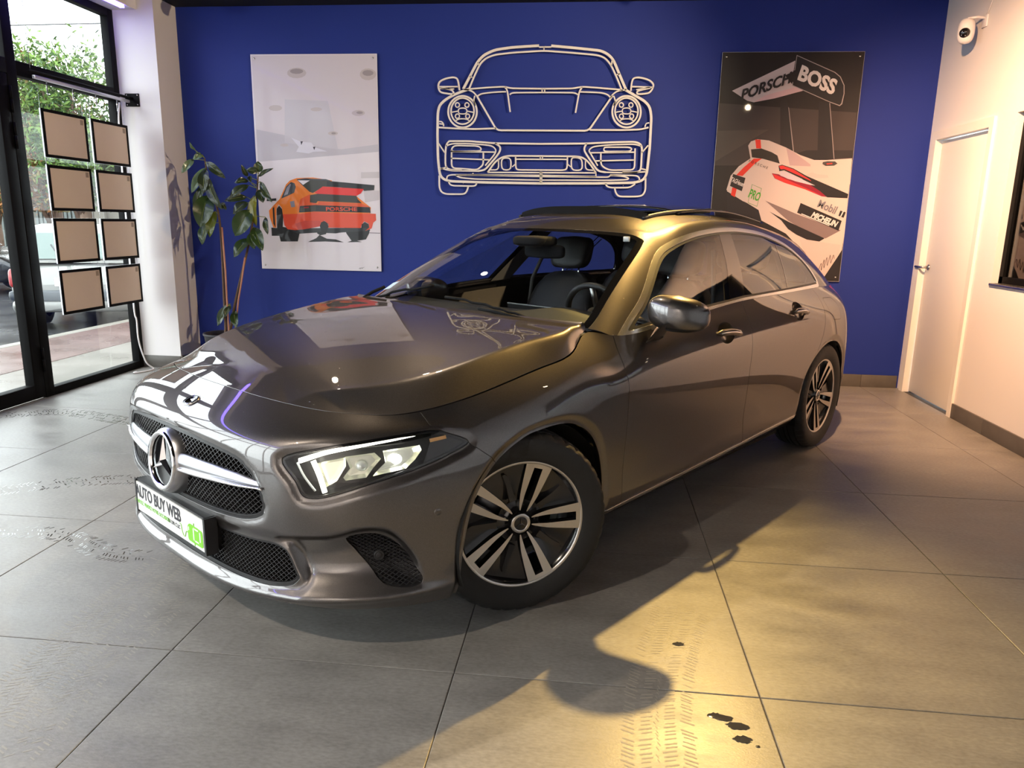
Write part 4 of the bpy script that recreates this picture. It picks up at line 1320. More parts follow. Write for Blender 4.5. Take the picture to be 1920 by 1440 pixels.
# ---- door mirrors
def superell(c, r, e1, e2, nu, nv, z0=-1.0, z1=1.0, shear=0.0):
    rows = []
    for j in range(nv + 1):
        zt = z0 + (z1 - z0) * j / nv
        v = math.asin(max(-1, min(1, zt)))
        cv = abs(math.cos(v)) ** e1
        row = []
        for i in range(nu + 1):
            u = 2 * PI * i / nu
            cu, su = math.cos(u), math.sin(u)
            row.append([c[0] + r[0] * cv * math.copysign(abs(cu) ** e2, cu), c[1] + r[1] * cv * math.copysign(abs(su) ** e2, su), c[2] + r[2] * math.copysign(abs(math.sin(v)) ** e1, math.sin(v))])
        rows.append(row)
    return np.array(rows)
for sd in (1, -1):
    def mir(z0, z1, nv):
        X = superell((0, 0, 0), (.080, .118, .073), .72, .82, 40, nv, z0, z1)
        # taper towards the outer end, flatten the rear, sweep the front
        y = X[..., 1] / .118
        X[..., 2] *= (1 - .08 * np.clip(y, 0, 1))
        X[..., 2] += -.010 * y
        X[..., 0] = np.where(X[..., 0] < 0, X[..., 0] * .45, X[..., 0]) - .028 * (y + .4) ** 2 * np.sign(y + .4)
        X += [-.800, .922, .995]
        X[..., 1] *= sd
        return X
    mo = MB().grid(mir(-.62, 1, 16), True, sd < 0).build('door_mirror', 'car_paint', car)
    tag(MB().grid(mir(-1, -.62, 6), True, sd < 0).build('mirror_lower_cover', 'black_plastic', mo), 'black underside of the door mirror')
    rows = []
    for f_ in np.linspace(0, 1, 8):
        cx, cy, cz = -.745 + .01 * f_, .860 + .05 * f_, .888 + .062 * f_
        rx, rz = .060 - .02 * f_, .026
        rows.append([[cx + rx * math.cos(a), sd * (cy + .02 * math.sin(a)), cz + rz * .6 * math.sin(a)] for a in np.linspace(0, 2 * PI, 17)])
    MB().grid(np.array(rows), True, sd > 0).build('mirror_arm', 'black_plastic', mo)
    MB().grid(np.array([[[-.831, sd * (.922 + .095 * q), .995 + .052 * p_ * (1 - .1 * q)] for q in np.linspace(-1, 1, 6)] for p_ in (-1, 0, 1)]), True).build('mirror_glass', 'chrome', mo)

    if sd < 0:   # the far mirror is folded in
        pv = Vector((-.75, -.85, 0))
        mo.matrix_local = Matrix.Translation(pv + Vector((-.10, .06, -.03))) @ Matrix.Rotation(R(-88), 4, 'Z') @ Matrix.Translation(-pv)
# ---- wipers and cowl
rows = [[[x - .05, y, z - .02] for (x, y, z) in [(-.40 - .17 * (y / .72) ** 2, y, .937) for y in np.linspace(-.74, .74, 20)]], [[x + .13, y, z - .045] for (x, y, z) in [(-.40 - .17 * (y / .72) ** 2, y, .937) for y in np.linspace(-.74, .74, 20)]]]
MB().grid(np.array(rows)).build('cowl', 'black_plastic', car)
_bt = XB[:, :, :]
def screen(x, y, off=.012):
    """point just off the windscreen above plan position (x, y)"""
    d = (_bt[:80, :56, 0] - x) ** 2 + (_bt[:80, :56, 1] - abs(y)) ** 2
    i, j = np.unravel_index(np.argmin(d), d.shape)
    p = _bt[i, j] + NBm[i, j] * off
    return [x, y, p[2]]
wp = MB().tube([screen(-.42 - .02 * q, .52 - .58 * q, .016) for q in np.linspace(0, 1, 14)], .006, 6).build('wiper', 'matt_black', car)
MB().tube([(-.39, .50, .955), (-.39, .30, .978), (-.415, .18, .978)], .008, 6).build('wiper_arm', 'matt_black', wp)
wp = MB().tube([screen(-.46 - .05 * q, -.62 + .40 * q, .016) for q in np.linspace(0, 1, 10)], .006, 6).build('wiper', 'matt_black', car)
MB().tube([(-.41, -.64, .955), (-.46, -.625, .985), (-.52, -.60, 1.01)], .008, 6).build('wiper_arm', 'matt_black', wp)
MB().add([screen(-.56, -.665, .002), screen(-.62, -.655, .002), screen(-.62, -.60, .002), screen(-.56, -.61, .002)], [(0, 1, 2, 3)]).build('windscreen_sticker', mat('sticker_blue', (.45, .60, .75), .5), car)
MB().box((-.006, -.016, -.012), (.006, .016, .012), Matrix.Translation(screen(-1.07, .485, -.006)), .003).build('toll_tag', mat('tag_white', (.75, .75, .72), .4), car)

# ---- sunroof: wind deflector, rails, lifted glass
mb = MB()
for y0, y1 in ((-.41, .41),):
    rows = []
    for y in np.linspace(y0, y1, 24):
        zr = float(roof_at(-1.30, y)); fx = -1.285 - .05 * (abs(y) / .41) ** 2
        rows.append([[fx, y, zr - .012], [fx - .012, y, zr + .020], [fx - .020, y, zr + .036], [fx - .034, y, zr + .034], [fx - .030, y, zr + .018]])
    mb.grid(np.array(rows), True)
mb.build('wind_deflector', 'matt_black', car, sharp=40)
mb = MB()
for sd in (1, -1):
    mb.tube([(x, sd * .405, float(roof_at(x, .405)) + .012 * (x + 1.33) / -.6 + .004) for x in np.linspace(-1.33, -2.0, 14)], .010, 6)
mb.build('sunroof_rail', 'black_plastic', car)
rows = []
for x in np.linspace(-1.62, -2.66, 26):
    rows.append([[x, y, float(roof_at(x, y)) + .014 + .022 * math.sin(PI * min(1, (-1.62 - x) / .75) * .5)] for y in np.linspace(-.43, .43, 25)])
sg = MB().grid(np.array(rows), True).build('sunroof_glass', 'black_gloss', car)
sg.modifiers.new('thick', 'SOLIDIFY').thickness = .008
tag(sg, 'black glass sunroof panel slid open and lifted')
# water drops on the roof, bonnet and windscreen
mb = MB()
def drop(p, n, r):
    p = Vector(p); n = Vector(n).normalized()
    T = Matrix.Translation(p) @ n.to_track_quat('Z', 'Y').to_matrix().to_4x4()
    vs = [T @ Vector((0, 0, r * .55))]
    for q in range(6): vs.append(T @ Vector((r * math.cos(q * PI / 3), r * math.sin(q * PI / 3), 0)))
    mb.add(vs, [(0, 1 + q, 1 + (q + 1) % 6) for q in range(6)], True)
hs = XH.shape
for _ in range(620):
    i = rng.integers(0, hs[0]); j = min(hs[1] - 2, int(abs(rng.normal(0.5, .35)) * hs[1]) % (hs[1] - 2)); s_ = rng.choice([1, -1, -1])
    p = XH[i, j] * [1, s_, 1]; n = NH[i, j] * [1, s_, 1]
    drop(p, n, rng.uniform(.0009, .0021))
for _ in range(260):
    i = rng.integers(0, 110); j = rng.integers(20, 90); s_ = rng.choice([1, -1])
    drop(_XS[i, j] * [1, s_, 1], _NS[i, j] * [1, s_, 1], rng.uniform(.0008, .0016)) if _XS[i, j][2] > .69 else None
for _ in range(420):
    i = rng.integers(0, 90); j = rng.integers(2, 70); s_ = rng.choice([1, -1])
    drop(XB[i, j] * [1, s_, 1], NBm[i, j] * [1, s_, 1], rng.uniform(.0009, .0019))
tag(mb.build('water_drops', mat('water_drop', (.9, .95, 1), .03, 0, 1.0, trans=1.0, ior=1.33), car), kind='stuff')

# ---- interior
skin_obj('headliner', clip(SKB, np.minimum(np.minimum(SKB['A'][:, 1] - 3.4, -np.minimum(sdf(XY(SKB), hole), SKB['V'][:, 2] - 1.25)), -1.10 - SKB['V'][:, 0])), 'headliner', car, 0, both=True, offset=-.03)
for sd in (1, -1):
    tag(skin_obj('door_panel', clip(d_front, np.minimum(d_front['V'][:, 2] - .35, 0 * d_front['V'][:, 2] + 1)), 'leather_light', doors[sd][0], 0, side=sd, offset=-.075), 'interior door panel')
    skin_obj('door_panel', clip(d_rear, d_rear['V'][:, 2] - .35), 'leather_black', doors[sd][1], 0, side=sd, offset=-.075)
    pil = clip(inner, -np.maximum(np.maximum(sdf(XZ(inner), FGx) , sdf(XZ(inner), RG)), sdf(XZ(inner), QG)))
    skin_obj('pillar_trim', clip(pil, .03 - 0 * pil['V'][:, 0]), 'headliner', car, 0, side=sd, offset=-.03)
MB().box((-2.9, -.70, .30), (-.45, .70, .34)).box((-3.3, -.62, .55), (-2.75, .62, .88)).build('cabin_floor', 'dash_black', car)
prof = [(-.36, .90), (-.44, .925), (-.60, .935), (-.74, .938), (-.83, .930), (-.88, .90), (-.90, .80), (-.84, .66), (-.70, .50), (-.40, .50)]
rows = []
for y in np.linspace(-.72, .72, 31):
    hump = .035 * math.exp(-((y - .37) / .17) ** 2)
    rows.append([[x + (.10 * (abs(y) / .72) ** 3 if x > -.6 else 0) - .12 * (abs(y) / .72) ** 2 * (1 if x > -.5 else .2), y, z + (hump if -.86 < x < -.6 else 0)] for x, z in spline(prof, 3)])
dash = MB().grid(np.array(rows), True).build('dashboard', 'dash_black', car)
MB().box((-.872, -.06, .86), (-.858, .62, .950), None, .005).build('dashboard_screen', 'matt_black', dash)
MB().box((-.868, -.06, .9495), (-.858, .62, .954)).build('screen_edge', 'dash_trim', dash)
MB().tube([(-.885 + .02 * abs(y) , y, .868) for y in np.linspace(-.66, .66, 12)], .010, 8).build('dashboard_trim', 'dash_trim', dash)
SWT = Matrix.Translation((-1.045, .37, .895)) @ Matrix.Rotation(R(-66), 4, 'Y')
sw = MB()
sw.tube([SWT @ Vector((.182 * math.cos(a), .182 * math.sin(a), 0)) for a in np.linspace(0, 2 * PI, 49)[:-1]], .0155, 10, closed=True)
sw = sw.build('steering_wheel', 'leather_black', car)
MB().lathe([(0, .020), (.04, .018), (.065, .008), (.072, -.01), (.05, -.05), (.03, -.16)], 24, SWT).build('airbag_boss', 'dash_black', sw)
mb = MB()
for a in (0, PI, -PI / 2 - .0):
    mb.tube([SWT @ Vector((.05 * math.cos(a + PI / 2), .05 * math.sin(a + PI / 2), 0)), SWT @ Vector((.175 * math.cos(a + PI / 2), .175 * math.sin(a + PI / 2), 0))], .014, 8)
mb.build('wheel_spoke', 'dash_trim', sw)

def seat(cx, cy, wid, sidem):
    rows = []
    for k, (dx, z, hw, th) in enumerate([(0, .42, .24, .09), (-.02, .50, .255, .095), (-.06, .62, .265, .10), (-.10, .74, .26, .10), (-.145, .86, .245, .095), (-.185, .96, .215, .085), (-.21, 1.02, .17, .07), (-.22, 1.05, .11, .05), (-.225, 1.06, .03, .02)]):
        row = []
        for i in range(33):
            a = 2 * PI * i / 32
            ca, sa = math.cos(a), math.sin(a)
            px = math.copysign(abs(ca) ** .7, ca) * th
            py = math.copysign(abs(sa) ** .7, sa) * hw * wid
            if px > 0: px += .035 * abs(py / (hw * wid)) ** 3 - .012
            row.append([cx + dx + px, cy + py, z])
        rows.append(row)
    s_ = MB().grid(np.array(rows), True, True).build('seat', 'leather_black', car)
    X = superell((cx + .20, cy, .42), (.30, .27 * wid, .11), .5, .5, 28, 10)
    MB().grid(X, True).build('seat_cushion', 'leather_black', s_)
    X = superell((cx - .215, cy, 1.17), (.062, .135 * wid, .098), .55, .6, 28, 14)
    X[..., 0] -= .03 * (X[..., 2] - 1.17) / .1
    MB().grid(X, True).build('headrest', 'leather_black', s_)
    mb = MB()
    for q in (-1, 1): mb.tube([(cx - .20, cy + q * .06, 1.0), (cx - .215, cy + q * .06, 1.12)], .006, 8)
    mb.build('headrest_post', 'chrome', s_)
    if sidem:
        mb = MB()
        for q in np.linspace(-.10, .10, 9):
            mb.tube([(cx + .065 - .10 * (q + .1), cy - .09, .74 + q), (cx + .065 - .10 * (q + .1), cy + .09, .74 + q)], .005, 6)
        mb.build('seat_rib', 'leather_black', s_)
    return s_
seat(-1.56, .37, 1.0, True)
seat(-1.56, -.37, 1.0, True)
for cy in (-.36, .36): seat(-2.36, cy, 1.22, False)
for sd in (1, -1): skin_obj('luggage_trim', clip(quart, .93 - quart['V'][:, 2]), 'headliner', car, 0, side=sd, offset=-.03)
skin_obj('boot_trim', boot, 'dash_black', car, 0, both=True, offset=-.03)
skin_obj('lamp_backing', tail, 'dash_black', car, 0, both=True, offset=-.012)
# rear-view mirror and sensor housing
MB().grid(superell((-1.03, .03, 1.205), (.020, .125, .036), .5, .5, 24, 10), True).build('rear_view_mirror', 'matt_black', car)
MB().grid(superell((-.99, 0, 1.255), (.085, .10, .026), .5, .5, 24, 10), True).build('sensor_housing', 'matt_black', car)
for sd in (1, -1):
    MB().tube([(-1.78, sd * .56, 1.22), (-1.70, sd * .62, 1.0), (-1.66, sd * .66, .45)], .012, 6).build('seat_belt', 'headliner', car)

# ---- flat prints and outlines, in wall coordinates (x, z)
P1_ART = [('p1_ceiling', [(-0.802, 2.701), (0.298, 2.704), (0.316, 1.918), (-0.001, 1.891), (-0.795, 1.824)]), ('p1_wall', [(-0.795, 1.824), (-0.001, 1.891), (0.316, 1.918), (0.313, 1.23), (-0.786, 1.18)]), ('p1_floor', [(-0.788, 1.415), (-0.785, 1.202), (0.313, 1.23), (0.318, 0.893), (-0.784, 0.893)]), ('p1_beam', [(-0.793, 2.098), (-0.537, 2.051), (-0.541, 1.988), (-0.03, 1.936), (0.299, 1.98), (0.316, 1.918), (-0.001, 1.891), (-0.795, 1.824)]), ('p1_grey', [(-0.522, 2.347), (-0.135, 2.334), (-0.06, 1.936), (-0.541, 1.988)]), ('p1_shadow', [(0.142, 1.745), (0.311, 1.751), (0.309, 1.699), (0.141, 1.694)]), ('p1_shadow', [(0.16, 1.587), (0.303, 1.592), (0.302, 1.512), (0.172, 1.489)]), ('p1_lamp', [(-0.318, 2.56), (-0.329, 2.54), (-0.357, 2.525), (-0.396, 2.518), (-0.436, 2.52), (-0.47, 2.532), (-0.488, 2.55), (-0.487, 2.571), (-0.467, 2.589), (-0.432, 2.6), (-0.391, 2.603), (-0.353, 2.595), (-0.327, 2.58)]), ('p1_lamp', [(0.298, 2.548), (0.289, 2.526), (0.265, 2.509), (0.233, 2.5), (0.198, 2.503), (0.17, 2.516), (0.154, 2.537), (0.155, 2.56), (0.171, 2.58), (0.2, 2.593), (0.235, 2.595), (0.267, 2.587), (0.29, 2.57)]), ('p1_lamp', [(0.19, 2.236), (0.183, 2.225), (0.164, 2.216), (0.138, 2.212), (0.11, 2.213), (0.087, 2.22), (0.074, 2.23), (0.074, 2.242), (0.088, 2.252), (0.111, 2.259), (0.139, 2.261), (0.166, 2.257), (0.184, 2.248)]), ('p1_lamp', [(-0.055, 2.069), (-0.06, 2.061), (-0.075, 2.055), (-0.095, 2.052), (-0.116, 2.053), (-0.134, 2.057), (-0.144, 2.064), (-0.143, 2.072), (-0.133, 2.079), (-0.115, 2.084), (-0.094, 2.085), (-0.074, 2.082), (-0.06, 2.076)]), ('p1_lamp', [(-0.548, 2.276), (-0.556, 2.264), (-0.575, 2.255), (-0.603, 2.251), (-0.631, 2.252), (-0.655, 2.259), (-0.668, 2.27), (-0.667, 2.281), (-0.653, 2.292), (-0.629, 2.299), (-0.6, 2.3), (-0.573, 2.296), (-0.555, 2.287)]), ('p1_lamp', [(-0.507, 1.967), (-0.511, 1.961), (-0.524, 1.957), (-0.541, 1.955), (-0.559, 1.955), (-0.574, 1.958), (-0.582, 1.964), (-0.581, 1.97), (-0.573, 1.975), (-0.558, 1.979), (-0.539, 1.98), (-0.523, 1.978), (-0.511, 1.973)]), ('p1_lamp', [(-0.189, 2.266), (-0.196, 2.258), (-0.212, 2.252), (-0.236, 2.249), (-0.261, 2.25), (-0.281, 2.254), (-0.292, 2.261), (-0.292, 2.269), (-0.28, 2.276), (-0.259, 2.281), (-0.234, 2.282), (-0.211, 2.279), (-0.195, 2.273)]), ('p1_lampdark', [(-0.344, 2.574), (-0.354, 2.562), (-0.38, 2.554), (-0.413, 2.553), (-0.443, 2.558), (-0.461, 2.568), (-0.46, 2.58), (-0.441, 2.59), (-0.411, 2.595), (-0.378, 2.593), (-0.353, 2.585)]), ('p1_lampdark', [(0.275, 2.559), (0.267, 2.546), (0.245, 2.537), (0.218, 2.535), (0.192, 2.541), (0.178, 2.552), (0.178, 2.566), (0.193, 2.577), (0.219, 2.582), (0.246, 2.58), (0.267, 2.571)]), ('p1_lampdark', [(0.173, 2.239), (0.168, 2.233), (0.155, 2.229), (0.139, 2.228), (0.124, 2.231), (0.115, 2.236), (0.115, 2.242), (0.124, 2.247), (0.139, 2.25), (0.156, 2.249), (0.168, 2.245)]), ('p1_lampdark', [(-0.073, 2.068), (-0.076, 2.064), (-0.085, 2.061), (-0.097, 2.06), (-0.108, 2.062), (-0.114, 2.066), (-0.114, 2.071), (-0.107, 2.075), (-0.096, 2.077), (-0.085, 2.076), (-0.076, 2.073)]), ('p1_plane', [(-0.478, 2.03), (-0.389, 1.996), (-0.298, 1.99), (-0.27, 1.951), (-0.158, 1.918), (-0.286, 1.913), (-0.325, 1.899), (-0.438, 1.912), (-0.413, 1.954)]), ('p1_dark', [(-0.396, 2.0), (-0.373, 2.0), (-0.39, 1.968)]), ('p1_dark', [(-0.285, 1.955), (-0.262, 1.955), (-0.274, 1.927)]), ('p1_black', [(-0.365, 1.136), (-0.205, 1.143), (-0.032, 1.139), (-0.107, 1.163), (-0.189, 1.168), (-0.256, 1.199), (-0.288, 1.17)]), ('p1_black', [(-0.002, 1.14), (0.133, 1.146), (0.059, 1.162)]), ('p1_black', [(-0.702, 1.256), (-0.618, 1.25), (-0.629, 1.185), (-0.702, 1.183)]), ('p1_black', [(-0.642, 1.235), (-0.595, 1.265), (-0.451, 1.239), (-0.441, 1.21), (-0.46, 1.138), (-0.62, 1.134)]), ('p1_black', [(-0.02, 1.268), (0.211, 1.265), (0.202, 1.222), (0.171, 1.168), (0.043, 1.148), (-0.007, 1.218)]), ('p1_underside', [(-0.565, 1.251), (0.211, 1.272), (0.21, 1.244), (-0.052, 1.225), (-0.105, 1.216), (-0.27, 1.22), (-0.453, 1.206)]), ('p1_black', [(-0.274, 1.228), (-0.187, 1.229), (-0.195, 1.208), (-0.249, 1.196), (-0.278, 1.213)]), ('p1_orange', [(-0.716, 1.405), (-0.672, 1.449), (-0.612, 1.506), (-0.545, 1.634), (-0.506, 1.669), (-0.445, 1.689), (-0.295, 1.696), (-0.125, 1.673), (-0.078, 1.556), (0.1, 1.537), (0.223, 1.445), (0.214, 1.392), (-0.445, 1.381), (-0.589, 1.375), (-0.594, 1.429), (-0.622, 1.46), (-0.647, 1.421), (-0.656, 1.256), (-0.683, 1.256), (-0.712, 1.348)]), ('p1_orange_deep', [(-0.42, 1.509), (-0.331, 1.552), (-0.29, 1.476), (-0.26, 1.466), (0.142, 1.454), (0.219, 1.441), (0.214, 1.406), (-0.436, 1.396), (-0.438, 1.445)]), ('p1_red', [(-0.589, 1.375), (-0.437, 1.382), (-0.293, 1.398), (0.266, 1.393), (0.268, 1.337), (0.242, 1.315), (0.226, 1.265), (0.166, 1.243), (0.204, 1.272), (0.201, 1.307), (0.16, 1.324), (0.137, 1.299), (0.125, 1.267), (-0.171, 1.265), (-0.169, 1.294), (-0.206, 1.325), (-0.241, 1.292), (-0.249, 1.274), (-0.39, 1.247), (-0.482, 1.237), (-0.55, 1.244), (-0.579, 1.279)]), ('p1_red_dark', [(-0.479, 1.295), (-0.387, 1.322), (-0.243, 1.324), (-0.249, 1.274), (-0.39, 1.247), (-0.451, 1.242)]), ('p1_black', [(-0.643, 1.421), (-0.619, 1.45), (-0.594, 1.422), (-0.586, 1.351), (-0.595, 1.257), (-0.627, 1.228), (-0.649, 1.242)]), ('p1_black', [(-0.681, 1.427), (-0.665, 1.438), (-0.664, 1.256), (-0.681, 1.292)]), ('p1_glass', [(-0.597, 1.51), (-0.546, 1.613), (-0.499, 1.655), (-0.466, 1.645), (-0.456, 1.614), (-0.473, 1.564), (-0.543, 1.532)]), ('p1_glasslight', [(-0.573, 1.535), (-0.539, 1.606), (-0.507, 1.641), (-0.5, 1.634), (-0.534, 1.55)]), ('p1_glass', [(-0.446, 1.677), (-0.37, 1.688), (-0.177, 1.683), (-0.133, 1.67), (-0.164, 1.645), (-0.297, 1.658), (-0.395, 1.628)]), ('p1_wall', [(-0.435, 1.67), (-0.326, 1.67), (-0.388, 1.632)]), ('p1_dkolive', [(-0.395, 1.628), (-0.311, 1.675), (-0.17, 1.669), (0.26, 1.637), (0.256, 1.595), (0.167, 1.587), (0.146, 1.607), (-0.202, 1.62), (-0.301, 1.563), (-0.331, 1.573)]), ('p1_black', [(-0.17, 1.667), (0.26, 1.637), (0.252, 1.595), (0.16, 1.597), (-0.172, 1.624)]), ('p1_redbright', [(-0.209, 1.62), (0.164, 1.604), (0.137, 1.566), (0.096, 1.544), (-0.257, 1.553), (-0.286, 1.567)]), ('p1_dkolive', [(-0.328, 1.545), (-0.256, 1.557), (0.096, 1.544), (0.106, 1.516), (0.142, 1.482), (-0.259, 1.494), (-0.275, 1.476), (-0.331, 1.482)]), ('p1_orange_deep', [(-0.252, 1.49), (0.142, 1.479), (0.215, 1.448), (-0.26, 1.466)]), ('p1_black', [(-0.426, 1.449), (-0.275, 1.46), (-0.26, 1.459), (0.215, 1.448), (0.22, 1.401), (-0.293, 1.404), (-0.436, 1.392)]), ('p1_dkolive', [(-0.423, 1.435), (-0.276, 1.455), (-0.278, 1.409), (-0.425, 1.399)]), ('p1_redlamp', [(-0.389, 1.442), (-0.344, 1.445), (-0.344, 1.433), (-0.389, 1.43)]), ('p1_glasslight', [(-0.516, 1.486), (-0.477, 1.494), (-0.47, 1.441), (-0.506, 1.436)]), ('p1_black', [(-0.249, 1.278), (-0.236, 1.31), (-0.206, 1.323), (-0.177, 1.304), (-0.169, 1.272), (-0.187, 1.229), (-0.233, 1.221)]), ('p1_black', [(0.133, 1.267), (0.137, 1.299), (0.164, 1.321), (0.197, 1.304), (0.204, 1.272)]), ('p1_black', [(-0.73, 1.505), (-0.642, 1.513), (-0.643, 1.492), (-0.731, 1.487)]), ('p1_line', [(0.206, 1.229), (0.314, 1.228), (0.314, 1.223), (0.206, 1.224)])]
P2_ART = [('p2_black', [(3.157, 2.705), (4.255, 2.708), (4.284, 1.759), (4.284, 1.693), (3.164, 1.68)]), ('p2_brown', [(3.153, 2.32), (4.25, 2.25), (4.26, 1.842), (3.164, 1.831)]), ('p2_floor', [(3.155, 2.104), (3.576, 2.117), (3.206, 1.888), (3.166, 1.861)]), ('p2_wing', [(3.259, 2.415), (3.734, 2.642), (3.726, 2.536), (3.815, 2.415), (3.599, 2.357), (3.438, 2.327), (3.385, 2.339)]), ('p2_wingpink', [(3.438, 2.327), (3.599, 2.357), (3.815, 2.415), (3.754, 2.443), (3.523, 2.379)]), ('p2_dark', [(3.664, 2.532), (3.738, 2.564), (3.726, 2.465)]), ('p2_panel', [(3.741, 2.684), (4.049, 2.556), (4.096, 2.521), (4.132, 2.457), (4.139, 2.393), (4.13, 2.314), (4.113, 2.299), (4.029, 2.329), (3.727, 2.454)]), ('p2_panelin', [(3.745, 2.677), (4.046, 2.551), (4.091, 2.517), (4.126, 2.456), (4.133, 2.393), (4.123, 2.32), (4.111, 2.306), (4.029, 2.334), (3.732, 2.458)]), ('p2_dark', [(3.646, 2.336), (3.693, 2.35), (3.717, 2.285), (3.787, 1.949), (3.682, 1.948)]), ('p2_edge', [(3.713, 2.292), (3.719, 2.285), (3.791, 1.949), (3.783, 1.949)]), ('p2_dark', [(3.811, 1.934), (3.891, 1.957), (4.254, 1.96), (4.26, 1.905), (3.936, 1.883)]), ('p2_dark', [(3.948, 2.336), (4.034, 2.322), (4.113, 1.892), (3.982, 1.873)]), ('p2_edge', [(4.03, 2.322), (4.036, 2.322), (4.116, 1.892), (4.11, 1.892)]), ('p2_white', [(3.422, 1.991), (3.442, 2.024), (3.493, 2.041), (3.584, 2.032), (3.724, 1.978), (3.842, 1.92), (3.974, 1.876), (4.253, 1.897), (4.262, 1.693), (3.275, 1.635), (3.301, 1.75), (3.36, 1.826), (3.449, 1.89)]), ('p2_white', [(3.28, 1.626), (3.305, 1.74), (3.34, 1.786), (3.462, 1.877), (4.255, 1.884), (4.263, 1.281), (4.254, 1.157), (4.133, 0.931), (4.077, 0.953), (3.909, 1.173), (3.79, 1.288), (3.581, 1.392), (3.551, 1.469)]), ('p2_mauve', [(3.728, 1.974), (3.787, 1.945), (3.932, 1.846), (3.933, 1.831), (3.768, 1.837)]), ('p2_hole', [(3.447, 1.961), (3.53, 1.969), (3.615, 1.94), (3.663, 1.914), (3.687, 1.851), (3.552, 1.887), (3.46, 1.898)]), ('p2_redstripe', [(3.474, 2.039), (3.517, 2.038), (3.528, 1.969), (3.488, 1.969)]), ('p2_redstripe', [(3.448, 1.862), (3.476, 1.889), (3.54, 1.889), (3.487, 1.848), (3.397, 1.749), (3.346, 1.756), (3.399, 1.817)]), ('p2_redstripe', [(3.321, 1.657), (3.359, 1.65), (3.349, 1.579), (3.315, 1.596)]), ('p2_dark', [(3.319, 1.765), (3.422, 1.734), (3.401, 1.627), (3.302, 1.668)]), ('p2_dark', [(3.281, 1.614), (3.35, 1.573), (3.445, 1.536), (3.55, 1.477), (3.585, 1.381), (3.486, 1.422), (3.298, 1.449)]), ('p2_line', [(3.478, 1.685), (3.561, 1.652), (3.536, 1.503), (3.457, 1.533)]), ('p2_white', [(3.482, 1.68), (3.556, 1.649), (3.533, 1.509), (3.461, 1.537)]), ('p2_dark', [(3.678, 1.834), (3.707, 1.842), (3.8, 1.813), (3.911, 1.755), (4.255, 1.616), (4.252, 1.582), (4.094, 1.587), (3.999, 1.628), (3.876, 1.732), (3.726, 1.798), (3.689, 1.79)]), ('p2_redlamp', [(3.682, 1.831), (3.711, 1.836), (3.801, 1.806), (3.936, 1.729), (3.953, 1.714), (3.859, 1.754), (3.725, 1.809), (3.699, 1.805)]), ('p2_maroon', [(3.63, 1.774), (3.684, 1.767), (3.763, 1.73), (3.941, 1.687), (4.029, 1.636), (4.086, 1.591), (4.048, 1.594), (3.907, 1.649), (3.736, 1.7), (3.657, 1.733)]), ('p2_redlamp', [(3.639, 1.767), (3.677, 1.756), (3.882, 1.672), (4.047, 1.602), (3.907, 1.649), (3.735, 1.701), (3.66, 1.735)]), ('p2_lens', [(3.697, 1.793), (3.758, 1.783), (3.853, 1.739), (3.986, 1.68), (3.948, 1.684), (3.825, 1.712), (3.7, 1.756)]), ('p2_shade', [(3.953, 1.785), (3.985, 1.77), (4.075, 1.764), (4.085, 1.742), (3.98, 1.74), (3.895, 1.762)]), ('p2_shade2', [(3.597, 1.554), (3.866, 1.447), (4.228, 1.323), (4.114, 1.255), (3.997, 1.284), (3.795, 1.396)]), ('p2_dark', [(3.639, 1.466), (3.796, 1.388), (3.915, 1.336), (4.106, 1.255), (4.064, 1.227), (4.011, 1.222), (3.875, 1.281), (3.802, 1.327), (3.742, 1.395)]), ('p2_dark', [(3.884, 1.539), (4.227, 1.4), (4.21, 1.319), (3.863, 1.46)]), ('p2_signline', [(3.9, 1.455), (4.133, 1.363), (4.13, 1.357), (3.897, 1.449)]), ('p2_dark', [(4.207, 1.483), (4.251, 1.469), (4.239, 1.425), (4.196, 1.441)]), ('p2_badge', [(4.027, 1.866), (4.063, 1.873), (4.123, 1.872), (4.143, 1.855), (4.119, 1.839), (4.052, 1.836), (4.025, 1.851)]), ('p2_redstripe', [(4.058, 1.856), (4.102, 1.86), (4.103, 1.851), (4.059, 1.847)]), ('p2_shade', [(3.901, 1.251), (4.241, 1.204), (4.233, 1.141), (4.133, 0.935), (4.077, 0.953), (3.98, 1.073)]), ('p2_dark', [(4.253, 1.161), (4.256, 1.103), (4.255, 0.906), (4.134, 0.917)])]
